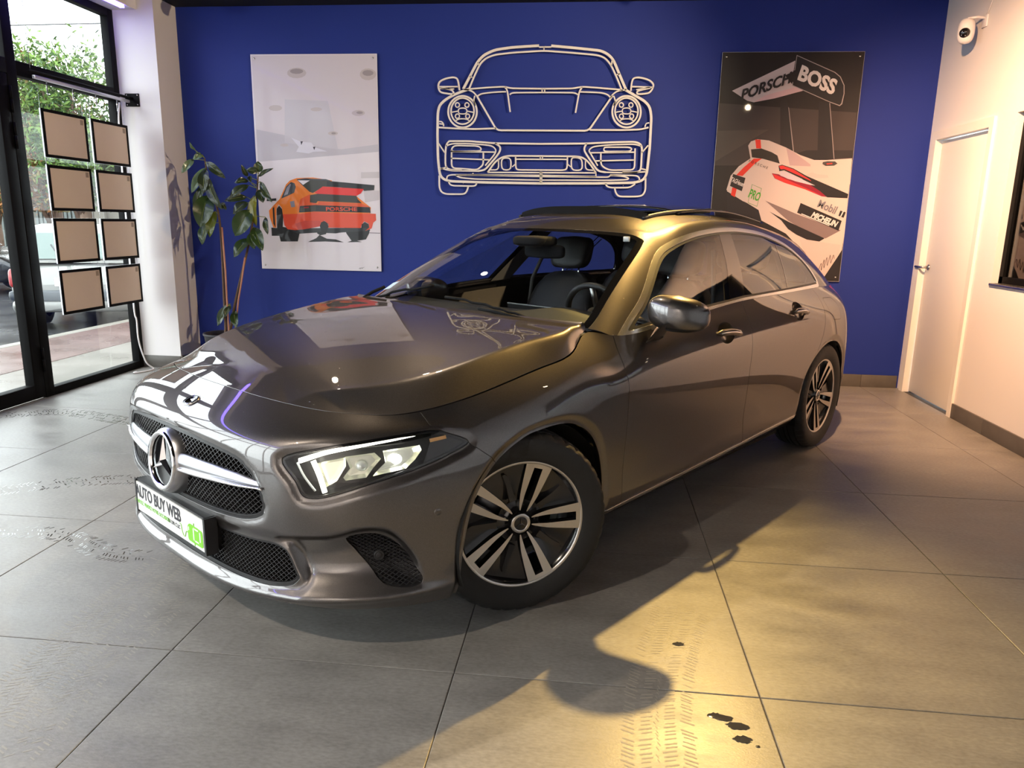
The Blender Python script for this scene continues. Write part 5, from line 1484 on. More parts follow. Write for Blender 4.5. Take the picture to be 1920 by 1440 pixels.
SCULPT = [(0.018, 0, [(1.049, 2.426), (1.101, 2.517), (1.167, 2.637), (1.223, 2.693), (1.315, 2.731), (1.457, 2.749), (1.679, 2.761)]), (0.01, 0, [(1.68, 2.75), (1.78, 2.75)]), (0.018, 0, [(1.78, 2.759), (1.961, 2.743), (2.191, 2.719), (2.252, 2.688), (2.293, 2.646), (2.343, 2.543), (2.404, 2.42)]), (0.012, 0, [(1.096, 2.421), (1.152, 2.546), (1.193, 2.627), (1.244, 2.67), (1.315, 2.693), (1.458, 2.708), (1.721, 2.722), (1.962, 2.704), (2.162, 2.686), (2.223, 2.665), (2.275, 2.609), (2.33, 2.505), (2.374, 2.411)]), (0.01, 0, [(1.174, 2.637), (1.181, 2.608)]), (0.01, 0, [(2.281, 2.646), (2.277, 2.604)]), (0.008, 0, [(1.72, 2.752), (1.721, 2.724)]), (0.008, 0, [(1.101, 2.527), (1.126, 2.519)]), (0.008, 0, [(2.318, 2.534), (2.348, 2.543)]), (0.011, 0, [(1.049, 2.423), (1.091, 2.421), (1.132, 2.407), (1.164, 2.373)]), (0.01, 0, [(2.404, 2.42), (2.334, 2.411), (2.296, 2.383), (2.277, 2.354)]), (0.011, 0, [(1.109, 2.427), (1.256, 2.438), (1.401, 2.445), (1.452, 2.432), (1.719, 2.428), (1.972, 2.43), (2.042, 2.444), (2.173, 2.435), (2.364, 2.42)]), (0.011, 0, [(1.401, 2.442), (1.422, 2.421), (1.45, 2.245)]), (0.011, 0, [(2.047, 2.442), (2.023, 2.411), (1.997, 2.24)]), (0.01, 0, [(1.174, 2.373), (1.205, 2.39), (1.319, 2.402), (1.412, 2.405)]), (0.01, 0, [(1.443, 2.382), (1.463, 2.397), (1.729, 2.399), (1.983, 2.397), (2.012, 2.382)]), (0.01, 0, [(2.028, 2.404), (2.205, 2.397), (2.256, 2.383), (2.277, 2.364)]), (0.008, 0, [(1.713, 2.43), (1.714, 2.4)]), (0.008, 0, [(1.735, 2.43), (1.736, 2.4)]), (0.013, 0, [(1.164, 2.375), (1.338, 2.098), (1.727, 2.098), (2.111, 2.098), (2.296, 2.373)]), (0.012, 0, [(1.018, 2.416), (1.009, 2.479), (0.997, 2.513), (0.96, 2.52), (0.893, 2.508), (0.845, 2.484), (0.835, 2.45), (0.845, 2.412), (0.866, 2.397), (0.96, 2.384), (0.971, 2.392), (0.955, 2.421), (0.861, 2.436)]), (0.01, 0, [(0.84, 2.445), (1.002, 2.445)]), (0.008, 0, [(0.85, 2.431), (0.971, 2.426)]), (0.012, 0, [(2.444, 2.411), (2.448, 2.477), (2.459, 2.51), (2.508, 2.516), (2.588, 2.496), (2.627, 2.463), (2.621, 2.43), (2.594, 2.392), (2.495, 2.384), (2.494, 2.411), (2.601, 2.434)]), (0.01, 0, [(2.452, 2.444), (2.621, 2.439)]), (0.008, 0, [(2.488, 2.42), (2.596, 2.439)]), (0.018, 0, [(1.096, 2.426), (0.997, 2.392), (0.913, 2.353), (0.85, 2.304), (0.832, 2.245), (0.828, 2.057), (0.832, 1.857), (0.848, 1.725), (0.885, 1.69), (0.944, 1.677), (1.264, 1.671), (1.718, 1.669), (2.205, 1.675), (2.512, 1.684), (2.582, 1.704), (2.61, 1.754), (2.623, 1.97), (2.622, 2.211), (2.605, 2.288), (2.557, 2.335), (2.465, 2.383), (2.399, 2.42)]), (0.013, 1, [(1.168, 2.246), (1.162, 2.207), (1.145, 2.171), (1.118, 2.143), (1.083, 2.124), (1.045, 2.118), (1.006, 2.124), (0.972, 2.142), (0.944, 2.17), (0.926, 2.206), (0.92, 2.246), (0.926, 2.285), (0.944, 2.32), (0.971, 2.348), (1.006, 2.366), (1.044, 2.373), (1.082, 2.366), (1.116, 2.349), (1.144, 2.321), (1.161, 2.285)]), (0.011, 1, [(1.144, 2.251), (1.139, 2.218), (1.125, 2.189), (1.103, 2.165), (1.075, 2.15), (1.045, 2.145), (1.014, 2.15), (0.986, 2.165), (0.964, 2.188), (0.949, 2.218), (0.945, 2.251), (0.949, 2.283), (0.964, 2.313), (0.986, 2.336), (1.013, 2.351), (1.044, 2.356), (1.075, 2.351), (1.102, 2.336), (1.124, 2.313), (1.139, 2.284)]), (0.008, 1, [(1.018, 2.3), (1.016, 2.29), (1.009, 2.284), (1.0, 2.281), (0.991, 2.283), (0.985, 2.29), (0.982, 2.3), (0.985, 2.309), (0.991, 2.316), (1.0, 2.318), (1.009, 2.316), (1.016, 2.309)]), (0.008, 1, [(1.1, 2.3), (1.097, 2.29), (1.091, 2.284), (1.082, 2.281), (1.073, 2.284), (1.066, 2.29), (1.064, 2.3), (1.066, 2.309), (1.073, 2.316), (1.082, 2.318), (1.091, 2.316), (1.097, 2.309)]), (0.008, 1, [(1.018, 2.21), (1.016, 2.2), (1.009, 2.193), (1.0, 2.191), (0.991, 2.193), (0.985, 2.2), (0.982, 2.209), (0.985, 2.219), (0.991, 2.226), (1.0, 2.228), (1.009, 2.226), (1.016, 2.219)]), (0.008, 1, [(1.106, 2.21), (1.104, 2.2), (1.097, 2.194), (1.089, 2.191), (1.08, 2.194), (1.073, 2.2), (1.071, 2.21), (1.073, 2.219), (1.08, 2.226), (1.088, 2.228), (1.097, 2.226), (1.104, 2.219)]), (0.008, 1, [(1.008, 2.275), (1.081, 2.275), (1.081, 2.228), (1.008, 2.228)]), (0.008, 0, [(0.95, 2.241), (1.004, 2.251)]), (0.008, 0, [(1.084, 2.251), (1.139, 2.241)]), (0.008, 0, [(0.981, 2.172), (1.013, 2.189), (1.076, 2.189), (1.108, 2.172)]), (0.013, 1, [(2.535, 2.249), (2.532, 2.211), (2.517, 2.176), (2.492, 2.148), (2.46, 2.13), (2.424, 2.124), (2.387, 2.13), (2.353, 2.148), (2.325, 2.175), (2.307, 2.21), (2.299, 2.249), (2.303, 2.287), (2.318, 2.322), (2.343, 2.349), (2.375, 2.367), (2.411, 2.373), (2.448, 2.367), (2.481, 2.35), (2.509, 2.322), (2.527, 2.288)]), (0.011, 1, [(2.512, 2.254), (2.509, 2.222), (2.497, 2.193), (2.477, 2.17), (2.452, 2.155), (2.422, 2.15), (2.393, 2.155), (2.365, 2.17), (2.343, 2.193), (2.328, 2.222), (2.322, 2.254), (2.325, 2.286), (2.337, 2.314), (2.357, 2.337), (2.383, 2.352), (2.412, 2.357), (2.441, 2.352), (2.469, 2.337), (2.491, 2.315), (2.506, 2.286)]), (0.008, 1, [(2.39, 2.302), (2.388, 2.293), (2.382, 2.286), (2.374, 2.284), (2.365, 2.286), (2.358, 2.293), (2.356, 2.302), (2.357, 2.311), (2.363, 2.317), (2.372, 2.32), (2.38, 2.317), (2.387, 2.311)]), (0.008, 1, [(2.468, 2.302), (2.466, 2.293), (2.46, 2.286), (2.452, 2.284), (2.443, 2.286), (2.436, 2.293), (2.434, 2.302), (2.435, 2.311), (2.441, 2.317), (2.45, 2.32), (2.458, 2.317), (2.465, 2.311)]), (0.008, 1, [(2.394, 2.214), (2.392, 2.204), (2.386, 2.198), (2.378, 2.195), (2.369, 2.198), (2.363, 2.204), (2.36, 2.214), (2.362, 2.223), (2.368, 2.229), (2.376, 2.232), (2.385, 2.229), (2.391, 2.223)]), (0.008, 1, [(2.478, 2.214), (2.476, 2.205), (2.471, 2.198), (2.462, 2.196), (2.454, 2.198), (2.447, 2.205), (2.444, 2.214), (2.446, 2.223), (2.452, 2.23), (2.46, 2.232), (2.469, 2.23), (2.475, 2.223)]), (0.008, 1, [(2.381, 2.278), (2.451, 2.278), (2.453, 2.232), (2.383, 2.232)]), (0.008, 0, [(2.327, 2.244), (2.379, 2.254)]), (0.008, 0, [(2.455, 2.254), (2.508, 2.245)]), (0.008, 0, [(2.361, 2.177), (2.39, 2.193), (2.45, 2.194), (2.481, 2.177)]), (0.009, 0, [(1.148, 2.373), (1.138, 2.334), (1.154, 2.295)]), (0.009, 0, [(2.306, 2.373), (2.323, 2.335), (2.31, 2.297)]), (0.012, 0, [(0.839, 2.119), (0.997, 2.11), (1.155, 2.107), (1.333, 2.114)]), (0.012, 0, [(2.121, 2.105), (2.389, 2.105), (2.54, 2.11), (2.604, 2.127)]), (0.009, 0, [(0.839, 2.167), (0.865, 2.167), (0.881, 2.147), (0.881, 2.129)]), (0.009, 0, [(0.844, 2.149), (0.876, 2.145)]), (0.009, 0, [(2.607, 2.163), (2.582, 2.159), (2.574, 2.13)]), (0.013, 0, [(0.929, 2.008), (1.103, 2.009), (1.324, 1.993), (1.709, 1.991), (2.1, 1.996), (2.293, 2.007), (2.495, 2.013), (2.541, 1.999), (2.56, 1.97), (2.56, 1.788), (2.528, 1.768), (2.406, 1.767)]), (0.012, 0, [(0.929, 2.008), (0.902, 1.978), (0.896, 1.898), (0.896, 1.797), (0.934, 1.772), (1.04, 1.773)]), (0.01, 0, [(0.902, 1.968), (0.955, 1.988), (1.082, 1.989), (1.24, 1.98), (1.303, 1.971), (1.335, 1.941), (1.325, 1.906), (1.242, 1.81)]), (0.01, 0, [(2.552, 1.979), (2.496, 1.994), (2.294, 1.987), (2.152, 1.972), (2.117, 1.942), (2.134, 1.918), (2.199, 1.819)]), (0.01, 1, [(0.95, 1.948), (0.976, 1.973), (1.177, 1.97), (1.204, 1.955), (1.204, 1.93), (0.955, 1.923)]), (0.01, 1, [(2.244, 1.963), (2.264, 1.968), (2.457, 1.969), (2.478, 1.955), (2.459, 1.935), (2.245, 1.933)]), (0.011, 0, [(0.95, 1.938), (0.95, 1.787), (1.051, 1.783), (1.168, 1.774), (1.2, 1.795), (1.226, 1.82), (1.225, 1.915)]), (0.011, 0, [(2.503, 1.96), (2.507, 1.788), (2.303, 1.783), (2.251, 1.805), (2.224, 1.83), (2.221, 1.918)]), (0.01, 0, [(0.944, 1.923), (1.325, 1.921)]), (0.01, 0, [(2.134, 1.922), (2.499, 1.93)]), (0.01, 0, [(0.944, 1.868), (1.278, 1.858)]), (0.01, 0, [(2.177, 1.857), (2.503, 1.867)]), (0.013, 0, [(1.324, 1.993), (1.366, 1.971), (1.372, 1.941), (1.351, 1.901), (1.242, 1.775), (1.179, 1.764)]), (0.013, 0, [(2.1, 1.996), (2.081, 1.966), (2.082, 1.937), (2.115, 1.888), (2.201, 1.775), (2.268, 1.766)]), (0.012, 0, [(1.264, 1.755), (1.326, 1.841), (1.378, 1.877), (1.43, 1.892), (1.712, 1.892), (2.032, 1.892), (2.084, 1.878), (2.137, 1.829), (2.186, 1.76)]), (0.01, 1, [(1.38, 1.872), (1.462, 1.877), (1.464, 1.777), (1.385, 1.776)]), (0.011, 0, [(1.502, 1.888), (1.505, 1.793), (1.521, 1.778), (1.923, 1.779), (1.943, 1.797), (1.942, 1.888)]), (0.01, 0, [(1.509, 1.865), (1.94, 1.867)]), (0.01, 1, [(1.973, 1.887), (2.064, 1.878), (2.072, 1.78), (1.98, 1.779)]), (0.009, 0, [(1.357, 1.861), (1.358, 1.776), (1.285, 1.775)]), (0.009, 0, [(2.095, 1.863), (2.096, 1.784), (2.17, 1.781)]), (0.008, 0, [(1.474, 1.802), (1.5, 1.823)]), (0.008, 0, [(1.947, 1.827), (1.973, 1.807)]), (0.008, 0, [(1.712, 1.889), (1.713, 1.867)]), (0.008, 0, [(1.731, 1.89), (1.731, 1.867)]), (0.01, 0, [(1.264, 1.755), (1.715, 1.757), (2.186, 1.76)]), (0.01, 0, [(1.136, 1.733), (1.716, 1.735), (2.188, 1.73)]), (0.008, 0, [(1.136, 1.749), (1.136, 1.73)]), (0.008, 0, [(2.186, 1.76), (2.188, 1.73)]), (0.01, 0, [(0.987, 1.727), (1.158, 1.731), (1.716, 1.725), (2.296, 1.726), (2.305, 1.743), (2.428, 1.734), (2.465, 1.718), (2.45, 1.708), (2.307, 1.701), (1.717, 1.696), (1.158, 1.698), (1.019, 1.709), (0.987, 1.727)]), (0.01, 0, [(0.907, 1.695), (0.912, 1.721), (0.944, 1.731), (1.136, 1.733)]), (0.01, 0, [(2.552, 1.699), (2.551, 1.724), (2.53, 1.742), (2.448, 1.743), (2.305, 1.746)]), (0.01, 0, [(0.848, 1.786), (0.944, 1.765), (1.179, 1.764)]), (0.01, 0, [(2.268, 1.766), (2.457, 1.763), (2.599, 1.774)]), (0.009, 0, [(0.848, 1.776), (0.912, 1.797)]), (0.009, 0, [(2.562, 1.798), (2.603, 1.789)]), (0.01, 0, [(0.838, 1.988), (0.891, 1.913)]), (0.01, 0, [(2.56, 1.926), (2.609, 1.985)]), (0.008, 0, [(1.715, 1.765), (1.718, 1.669)]), (0.008, 0, [(1.728, 1.765), (1.73, 1.669)]), (0.011, 0, [(0.923, 1.677), (0.934, 1.65), (0.966, 1.64), (1.158, 1.639), (1.171, 1.668)]), (0.012, 0, [(0.842, 1.725), (0.842, 1.628), (0.858, 1.587), (0.901, 1.569), (1.062, 1.571), (1.084, 1.595), (1.096, 1.636)]), (0.011, 0, [(2.272, 1.676), (2.278, 1.656), (2.31, 1.641), (2.474, 1.643), (2.518, 1.674)]), (0.012, 0, [(2.602, 1.725), (2.607, 1.62), (2.584, 1.58), (2.539, 1.571), (2.385, 1.569), (2.358, 1.602), (2.349, 1.64)])]
LEAVES = [('a', (-1.125, 1.878), (-1.143, 1.935), 0.014, 1), ('a', (-1.074, 1.844), (-1.138, 1.803), 0.026, 1), ('a', (-1.153, 1.808), (-1.226, 1.691), 0.031, 1), ('a', (-1.078, 1.832), (-1.092, 1.855), 0.01, 1), ('a', (-1.028, 1.786), (-0.866, 1.654), 0.036, 0), ('a', (-1.057, 1.74), (-1.175, 1.533), 0.038, 1), ('a', (-1.037, 1.67), (-0.903, 1.401), 0.05, 0), ('a', (-1.092, 1.611), (-1.189, 1.361), 0.036, 2), ('a', (-1.042, 1.517), (-1.084, 1.254), 0.086, 2), ('a', (-1.052, 1.291), (-1.099, 1.109), 0.05, 2), ('a', (-0.987, 1.388), (-1.029, 1.173), 0.048, 3), ('a', (-1.045, 1.728), (-1.054, 1.529), 0.048, 0), ('a', (-1.093, 1.599), (-1.053, 1.541), 0.029, 0), ('a', (-0.925, 1.46), (-0.89, 1.401), 0.026, 0), ('b', (-0.62, 1.713), (-0.614, 1.8), 0.041, 2), ('b', (-0.711, 1.677), (-0.724, 1.765), 0.022, 0), ('b', (-0.634, 1.678), (-0.492, 1.746), 0.019, 0), ('b', (-0.713, 1.642), (-0.81, 1.623), 0.031, 0), ('b', (-0.611, 1.637), (-0.488, 1.468), 0.031, 0), ('b', (-0.715, 1.606), (-0.87, 1.492), 0.041, 0), ('b', (-0.689, 1.619), (-0.66, 1.678), 0.036, 0), ('b', (-0.746, 1.511), (-0.903, 1.474), 0.036, 0), ('b', (-0.669, 1.524), (-0.659, 1.274), 0.053, 4), ('b', (-0.702, 1.405), (-0.838, 1.186), 0.08, 2), ('b', (-0.628, 1.572), (-0.577, 1.466), 0.043, 0), ('b', (-0.698, 1.261), (-0.593, 1.069), 0.053, 2), ('b', (-0.743, 1.163), (-0.857, 1.008), 0.056, 2), ('b', (-0.577, 1.347), (-0.554, 1.203), 0.027, 0), ('b', (-0.724, 1.464), (-0.846, 1.367), 0.048, 0), ('b', (-0.714, 1.212), (-0.67, 1.08), 0.041, 2), ('b', (-0.62, 1.713), (-0.707, 1.73), 0.029, 0), ('a', (-0.919, 0.607), (-1.039, 0.414), 0.041, 2), ('b', (-0.907, 0.544), (-0.863, 0.405), 0.039, 2), ('a', (-0.907, 0.595), (-0.94, 0.493), 0.026, 0)]
STEMS = [('a', [(-0.983, 0.352), (-0.976, 0.643), (-0.971, 0.892), (-0.967, 1.136), (-0.976, 1.364), (-1.015, 1.529), (-1.053, 1.705), (-1.066, 1.821)]), ('b', [(-0.964, 0.395), (-0.91, 0.601), (-0.842, 0.829), (-0.776, 1.041), (-0.726, 1.224), (-0.682, 1.417), (-0.652, 1.56), (-0.634, 1.69)])]
CANES = [('a', [(-0.944, 0.368), (-0.942, 0.646), (-0.938, 0.893), (-0.944, 1.257)]), ('b', [(-0.91, 0.399), (-0.867, 0.642), (-0.822, 0.83), (-0.785, 1.004)])]

# ------------------------------------------------------------------ fittings on the walls
# spotlights on the black ceiling: body, bezel, glowing face and the lamp itself
mat('spot_black', (.015, .015, .016), .4)
def spot(loc, target, energy, col, size, blend, label, radius=.03, estr=60):
    loc = Vector(loc); d = (Vector(target) - loc).normalized()
    t = empty('track_spotlight', loc); tag(t, label, 'spotlight', 'ceiling spotlights')
    Q = d.to_track_quat('-Z', 'Y').to_matrix().to_4x4()
    MB().lathe([(0, .17), (.030, .165), (.042, .15), (.045, .0), (.047, -.005), (.041, -.006), (.038, .012)], 28, Q).build('lamp_body', 'spot_black', t)
    em = mat('spot_face_%s' % round(loc.x, 2), (.9, .85, .7), .3, emit=col, estr=estr)
    MB().lathe([(0, .010), (.038, .010)], 28, Q).build('lamp_face', em, t)
    MB().tube([(0, 0, .0), (0, 0, ZC - loc.z)], .008, 8).box((-.05, -.016, ZC - loc.z - .02), (.05, .016, ZC - loc.z)).build('lamp_stem', 'spot_black', t)
    ld = bpy.data.lights.new('spot_lamp', 'SPOT')
    ld.energy = energy; ld.color = col; ld.spot_size = R(size); ld.spot_blend = blend; ld.shadow_soft_size = radius
    lo = bpy.data.objects.new('lamp_light', ld); COL.objects.link(lo)
    lo.parent = t
    lo.matrix_local = Matrix.Translation(d * .012) @ Q
    return t
WARM = (1.0, .64, .19); SOFT = (1.0, .80, .56)
spot((3.05, 3.08, 3.0), (2.20, -.30, 0), 640, WARM, 60, 1.0, 'black ceiling spotlight behind the car aimed at the floor by its left side')
spot((-.52, 3.80, 3.0), (.9, 1.3, .6), 16, SOFT, 75, .6, 'black ceiling spotlight above the rubber plant')
spot((.58, 3.47, 3.0), (1.3, 1.2, .6), 16, SOFT, 75, .6, 'black ceiling spotlight between orange car poster and line sculpture')
spot((1.35, 1.88, 3.0), (1.25, .4, .3), 75, SOFT, 90, .7, 'black ceiling spotlight straight above the bonnet')
spot((4.06, 1.0, 2.80), (.3, 4.4, 1.5), 340, (1.0, .76, .48), 78, .7, 'black ceiling spotlight near the right wall aimed at the back wall')
spot((3.30, 1.60, 3.0), (4.85, 3.45, 1.2), 740, (1.0, .57, .30), 84, 1.0, 'black ceiling spotlight aimed at the white door')
spot((.10, -2.00, 3.0), (.5, -.5, 0), 170, (1.0, .86, .68), 95, .9, 'added fill spotlight over the tiles in front of the car')  # added fill lamp, brightens the floor ahead of the car
spot((1.60, -2.90, 3.0), (.9, -4.6, 1.3), 460, (1.0, .88, .74), 100, .9, 'added bounce spotlight washing the wall behind the viewer')  # added unseen lamp, its wall bounce brightens the front bumper
# blue LED strip under the lintel
led = MB().box((-1.66, -4.3, 2.965), (-1.625, 4.05, 2.989)).build('led_strip', mat('led_blue', (.1, .1, .9), .3, emit=(.16, .10, 1.0), estr=9.0))
tag(led, 'blue glowing LED strip along the lintel over the glazing', 'light strip')

# posters: acrylic sheets on four studs, flat print in thin layers
PC = dict(p1_ceiling=(214, 206, 216), p1_wall=(228, 222, 232), p1_floor=(226, 222, 232), p1_beam=(196, 192, 204), p1_grey=(203, 199, 211), p1_shadow=(204, 198, 206), p1_lamp=(196, 186, 190), p1_lampdark=(160, 150, 155), p1_plane=(222, 220, 235), p1_dark=(50, 45, 60), p1_black=(16, 15, 18), p1_underside=(40, 44, 48), p1_orange=(235, 128, 38), p1_orange_deep=(222, 88, 40), p1_red=(226, 76, 42), p1_red_dark=(205, 66, 50), p1_redbright=(226, 40, 36), p1_glass=(52, 56, 66), p1_glasslight=(140, 140, 158), p1_dkolive=(50, 48, 40), p1_redlamp=(150, 30, 40), p1_line=(90, 80, 100),
          p2_black=(26, 22, 26), p2_brown=(58, 50, 52), p2_floor=(72, 64, 62), p2_wing=(196, 182, 186), p2_wingpink=(206, 172, 178), p2_dark=(30, 28, 34), p2_panel=(170, 158, 160), p2_panelin=(32, 32, 38), p2_edge=(150, 138, 140), p2_white=(206, 190, 186), p2_mauve=(186, 160, 165), p2_hole=(34, 32, 32), p2_redstripe=(224, 52, 40), p2_line=(120, 150, 110), p2_redlamp=(206, 46, 50), p2_maroon=(140, 18, 50), p2_lens=(200, 190, 205), p2_shade=(200, 182, 180), p2_shade2=(126, 110, 112), p2_signline=(225, 220, 220), p2_badge=(70, 66, 68), p2_letter=(222, 214, 214), p2_green=(60, 160, 50), p2_greytext=(120, 118, 128), p2_ink=(30, 28, 34))
for k_, c_ in PC.items(): mat(k_, rgb(*c_), .5, 0, .16, .03)
mat('acrylic', (.75, .74, .76), .12, 0, 1.0)
def poster(name, x0, x1, z0, z1, art, label):
    o = MB().box((x0, 4.5205, z0), (x1, 4.5265, z1), None, .001).build(name, 'acrylic'); tag(o, label, 'poster')
    for i, (c_, poly) in enumerate(art):
        P = [(min(max(x, x0 + .002), x1 - .002), min(max(z, z0 + .002), z1 - .002)) for x, z in poly]
        y = 4.5202 - i * .00009
        MB().add([(x, y, z) for x, z in P], [tuple(range(len(P)))]).build('print_patch', c_, o)
    for x in (x0 + .035, x1 - .035):
        for z in (z0 + .035, z1 - .035):
            MB().lathe([(0, .006), (.006, .006), (.008, .003), (.008, -.020)], 14, Matrix.Translation((x, 4.520, z)) @ Matrix.Rotation(R(90), 4, 'X')).build('stud', 'nickel', o)
    return o
p1 = poster('poster', -.812, .306, .888, 2.712, [('p1_floor', [(-.812, .888), (.306, .888), (.306, 2.712), (-.812, 2.712)])] + P1_ART, 'white poster of an orange sports car seen from behind')
p2 = poster('poster', 3.160, 4.262, .900, 2.708, [('p2_black', [(3.16, .9), (4.262, .9), (4.262, 2.708), (3.16, 2.708)])] + P2_ART, 'dark poster of a white racing car with a tall rear wing')
def wall_text(s, x, z, size, ang, m, parent, shear=0.0, sx=1.0, bold=0.0, y=4.5150, spacing=1.0):
    o = text_mesh(s, size, 'print_lettering', m, parent, .0001, shear, bold=bold, sx=sx, spacing=spacing)
    o.matrix_local = Matrix.Translation((x, y, z)) @ Matrix.Rotation(R(ang), 4, 'Y') @ Matrix.Rotation(R(90), 4, 'X')
    return o
wall_text('BOSS', 3.922, 2.488, .150, 22, 'p2_letter', p2, -.15, .92, .006)
wall_text('PORSCHE', 3.535, 2.448, .108, -20, 'p2_ink', p2, .5, .98, .0035)
wall_text('TAGHeuer', 3.360, 1.699, .052, 22, 'p2_letter', p2, 0, .50, .001)
wall_text('PRO', 3.508, 1.592, .098, 22, 'p2_green', p2, -.1, .52, .002)
wall_text('Mobil', 4.100, 1.508, .085, 21, 'p2_greytext', p2, 0, .86, .002)
wall_text('1', 4.222, 1.455, .070, 21, 'p2_letter', p2, 0, .9, .002)
wall_text('MICHELIN', 4.085, 1.408, .062, 21, 'p2_letter', p2, .2, .80, .003)
wall_text('P O R S C H E', 3.515, 1.842, .028, 20, 'p2_ink', p2)
wall_text('PORSCHE', -.045, 1.4265, .046, -.5, 'p1_red', p1, 0, 1.45, .001)
def scribble(pts, parent, r=.0016):
    MB().tube([(x, 4.5150, z) for x, z in spline(pts, 4)], r, 4).build('signature', 'p2_ink', parent)
scribble([(4.085, 1.00), (4.10, 1.05), (4.105, .99), (4.12, 1.08), (4.125, 1.01), (4.14, 1.10), (4.15, 1.03), (4.165, 1.12), (4.175, 1.05), (4.19, 1.12), (4.20, 1.09)], p2)
scribble([(.10, .908), (.115, .918), (.11, .905), (.13, .920), (.128, .91), (.15, .925)], p1, .001)

# white line sculpture of a car front
sc = empty('wall_sculpture', (1.73, 4.508, 2.15)); tag(sc, 'white line sculpture of a car front mounted on the blue wall', 'wall sculpture')
mat('sculpt_white', rgb(236, 228, 220), .4)
def bar(pts, w, closed):
    P = np.array(pts, float)
    Q = []                       # small rounded corners, straight runs stay straight
    k = len(P)
    for i in range(k):
        if not closed and i in (0, k - 1):
            Q.append(P[i]); continue
        a, b_, c_ = P[(i - 1) % k], P[i], P[(i + 1) % k]
        d1 = a - b_; d2 = c_ - b_; l1 = np.linalg.norm(d1); l2 = np.linalg.norm(d2)
        r1 = min(.035, .42 * l1); r2 = min(.035, .42 * l2)
        p1_ = b_ + d1 / l1 * r1; p2_ = b_ + d2 / l2 * r2
        for t in (0, .33, .67, 1): Q.append(p1_ * (1 - t) ** 2 + b_ * 2 * t * (1 - t) + p2_ * t * t)
    P = np.array(Q)
    n = len(P)
    vs = []; fs = []
    for i in range(n):
        a = P[(i - 1) % n] if (closed or i > 0) else P[i]
        b_ = P[(i + 1) % n] if (closed or i < n - 1) else P[i]
        t = b_ - a; t = t / (np.linalg.norm(t) + 1e-9); q = np.array([-t[1], t[0]]) * w / 2
        for s_, y in ((1, 0), (1, -.012), (-1, -.012), (-1, 0)):
            vs.append((P[i][0] + s_ * q[0] - 1.73, y, P[i][1] + s_ * q[1] - 2.15))
    for i in range(n if closed else n - 1):
        j = (i + 1) % n
        for c_ in range(4):
            d_ = (c_ + 1) % 4
            fs.append((i * 4 + c_, i * 4 + d_, j * 4 + d_, j * 4 + c_))
    if not closed: fs += [(0, 1, 2, 3), tuple((n - 1) * 4 + q for q in (3, 2, 1, 0))]
    return MB().add(vs, fs)
for w_, cl_, pts in SCULPT:
    bar(pts, w_ * 1.1, bool(cl_)).build('outline_bar', 'sculpt_white', sc)
for x, z in ((1.0, 2.2), (2.46, 2.2), (1.73, 2.76), (1.05, 1.66), (2.42, 1.66)):
    MB().tube([(x - 1.73, 0, z - 2.15), (x - 1.73, .037, z - 2.15)], .004, 8).build('standoff', 'nickel', sc)

# security camera on the right wall
mat('white_plastic', rgb(225, 222, 225), .35)
cx, cy, cz = XR, 3.90, 2.735
sec = empty('security_camera', (cx - .0, cy, cz)); tag(sec, 'white security camera with a black lens face high on the right wall', 'security camera')
MB().box((-.012, -.035, -.005), (0, .035, .075), None, .004).tube([(-.005, 0, .055), (-.05, .01, .065), (-.115, .02, .058)], .009, 10).build('bracket', 'white_plastic', sec)
X = superell((-.115, .02, -.025), (.055, .052, .085), .75, 1.0, 28, 20)
MB().grid(X, True).build('camera_body', 'white_plastic', sec)
FT = Matrix.Translation((-.140, -.018, -.045)) @ Vector((-.55, -.75, -.30)).to_track_quat('Z', 'Y').to_matrix().to_4x4()
MB().lathe([(0, .022), (.018, .020), (.030, .012), (.034, 0), (.034, -.03)], 24, FT).build('camera_face', 'black_gloss', sec)
for k in range(4):
    a = k * PI / 2 + .6
    MB().sphere(FT @ Vector((.017 * math.cos(a), .017 * math.sin(a), .020)), .0035, 8, 6).build('camera_led', 'chrome', sec)
MB().tube([(-.004, -.01, .07), (-.006, -.05, .13), (-.004, -.09, .20), (-.004, -.115, .36)], .004, 6).build('cable', 'white_plastic', sec)
MB().box((-.03, -.135, .17), (0, -.095, .235), None, .004).build('cable_box', 'white_plastic', sec)

# display rail with eight hanging light frames in the window
rail = empty('display_rail', (-1.72, 4.2, 2.29)); tag(rail, 'black metal rail bracketed to the pier in front of the glazing', 'rail')
MB().tube([(0, 0, .012), (0, -1.16, .012)], .011, 10).build('rail_tube', 'black_frame', rail)
MB().box((-.062, -.008, -.052), (.062, 0, .052), None, .002).build('wall_plate', 'black_frame', rail)
for a in (-.047, .047):
    for b_ in (-.038, .038): MB().lathe([(0, .004), (.005, .003), (.006, 0)], 10, Matrix.Translation((a, -.008, b_)) @ Matrix.Rotation(R(90), 4, 'X')).build('bolt', 'nickel', rail)
mat('alu_light', (.72, .72, .76), .3, .8)
MB().box((-.012, -1.13, -.030), (.012, -.06, -.008), None, .002).build('led_profile', 'alu_light', rail)
mat('clip_metal', (.5, .5, .52), .2, 1.0)
FR = [(3.093, 3.561), (3.622, 4.076)]
for y in (3.19, 3.46, 3.72, 3.98):
    MB().tube([(0, y - 4.2, -.03), (0, y - 4.2, -.10)], .005, 8).tube([(0, y - 4.2, -.10), (0, y - 4.2, -.125)], .0035, 8).build('cable_clip', 'clip_metal', rail)
MB().tube([(0, -1.155, .012), (0, -1.155, ZC - 2.29)], .0022, 6).build('suspension_wire', 'clip_metal', rail)
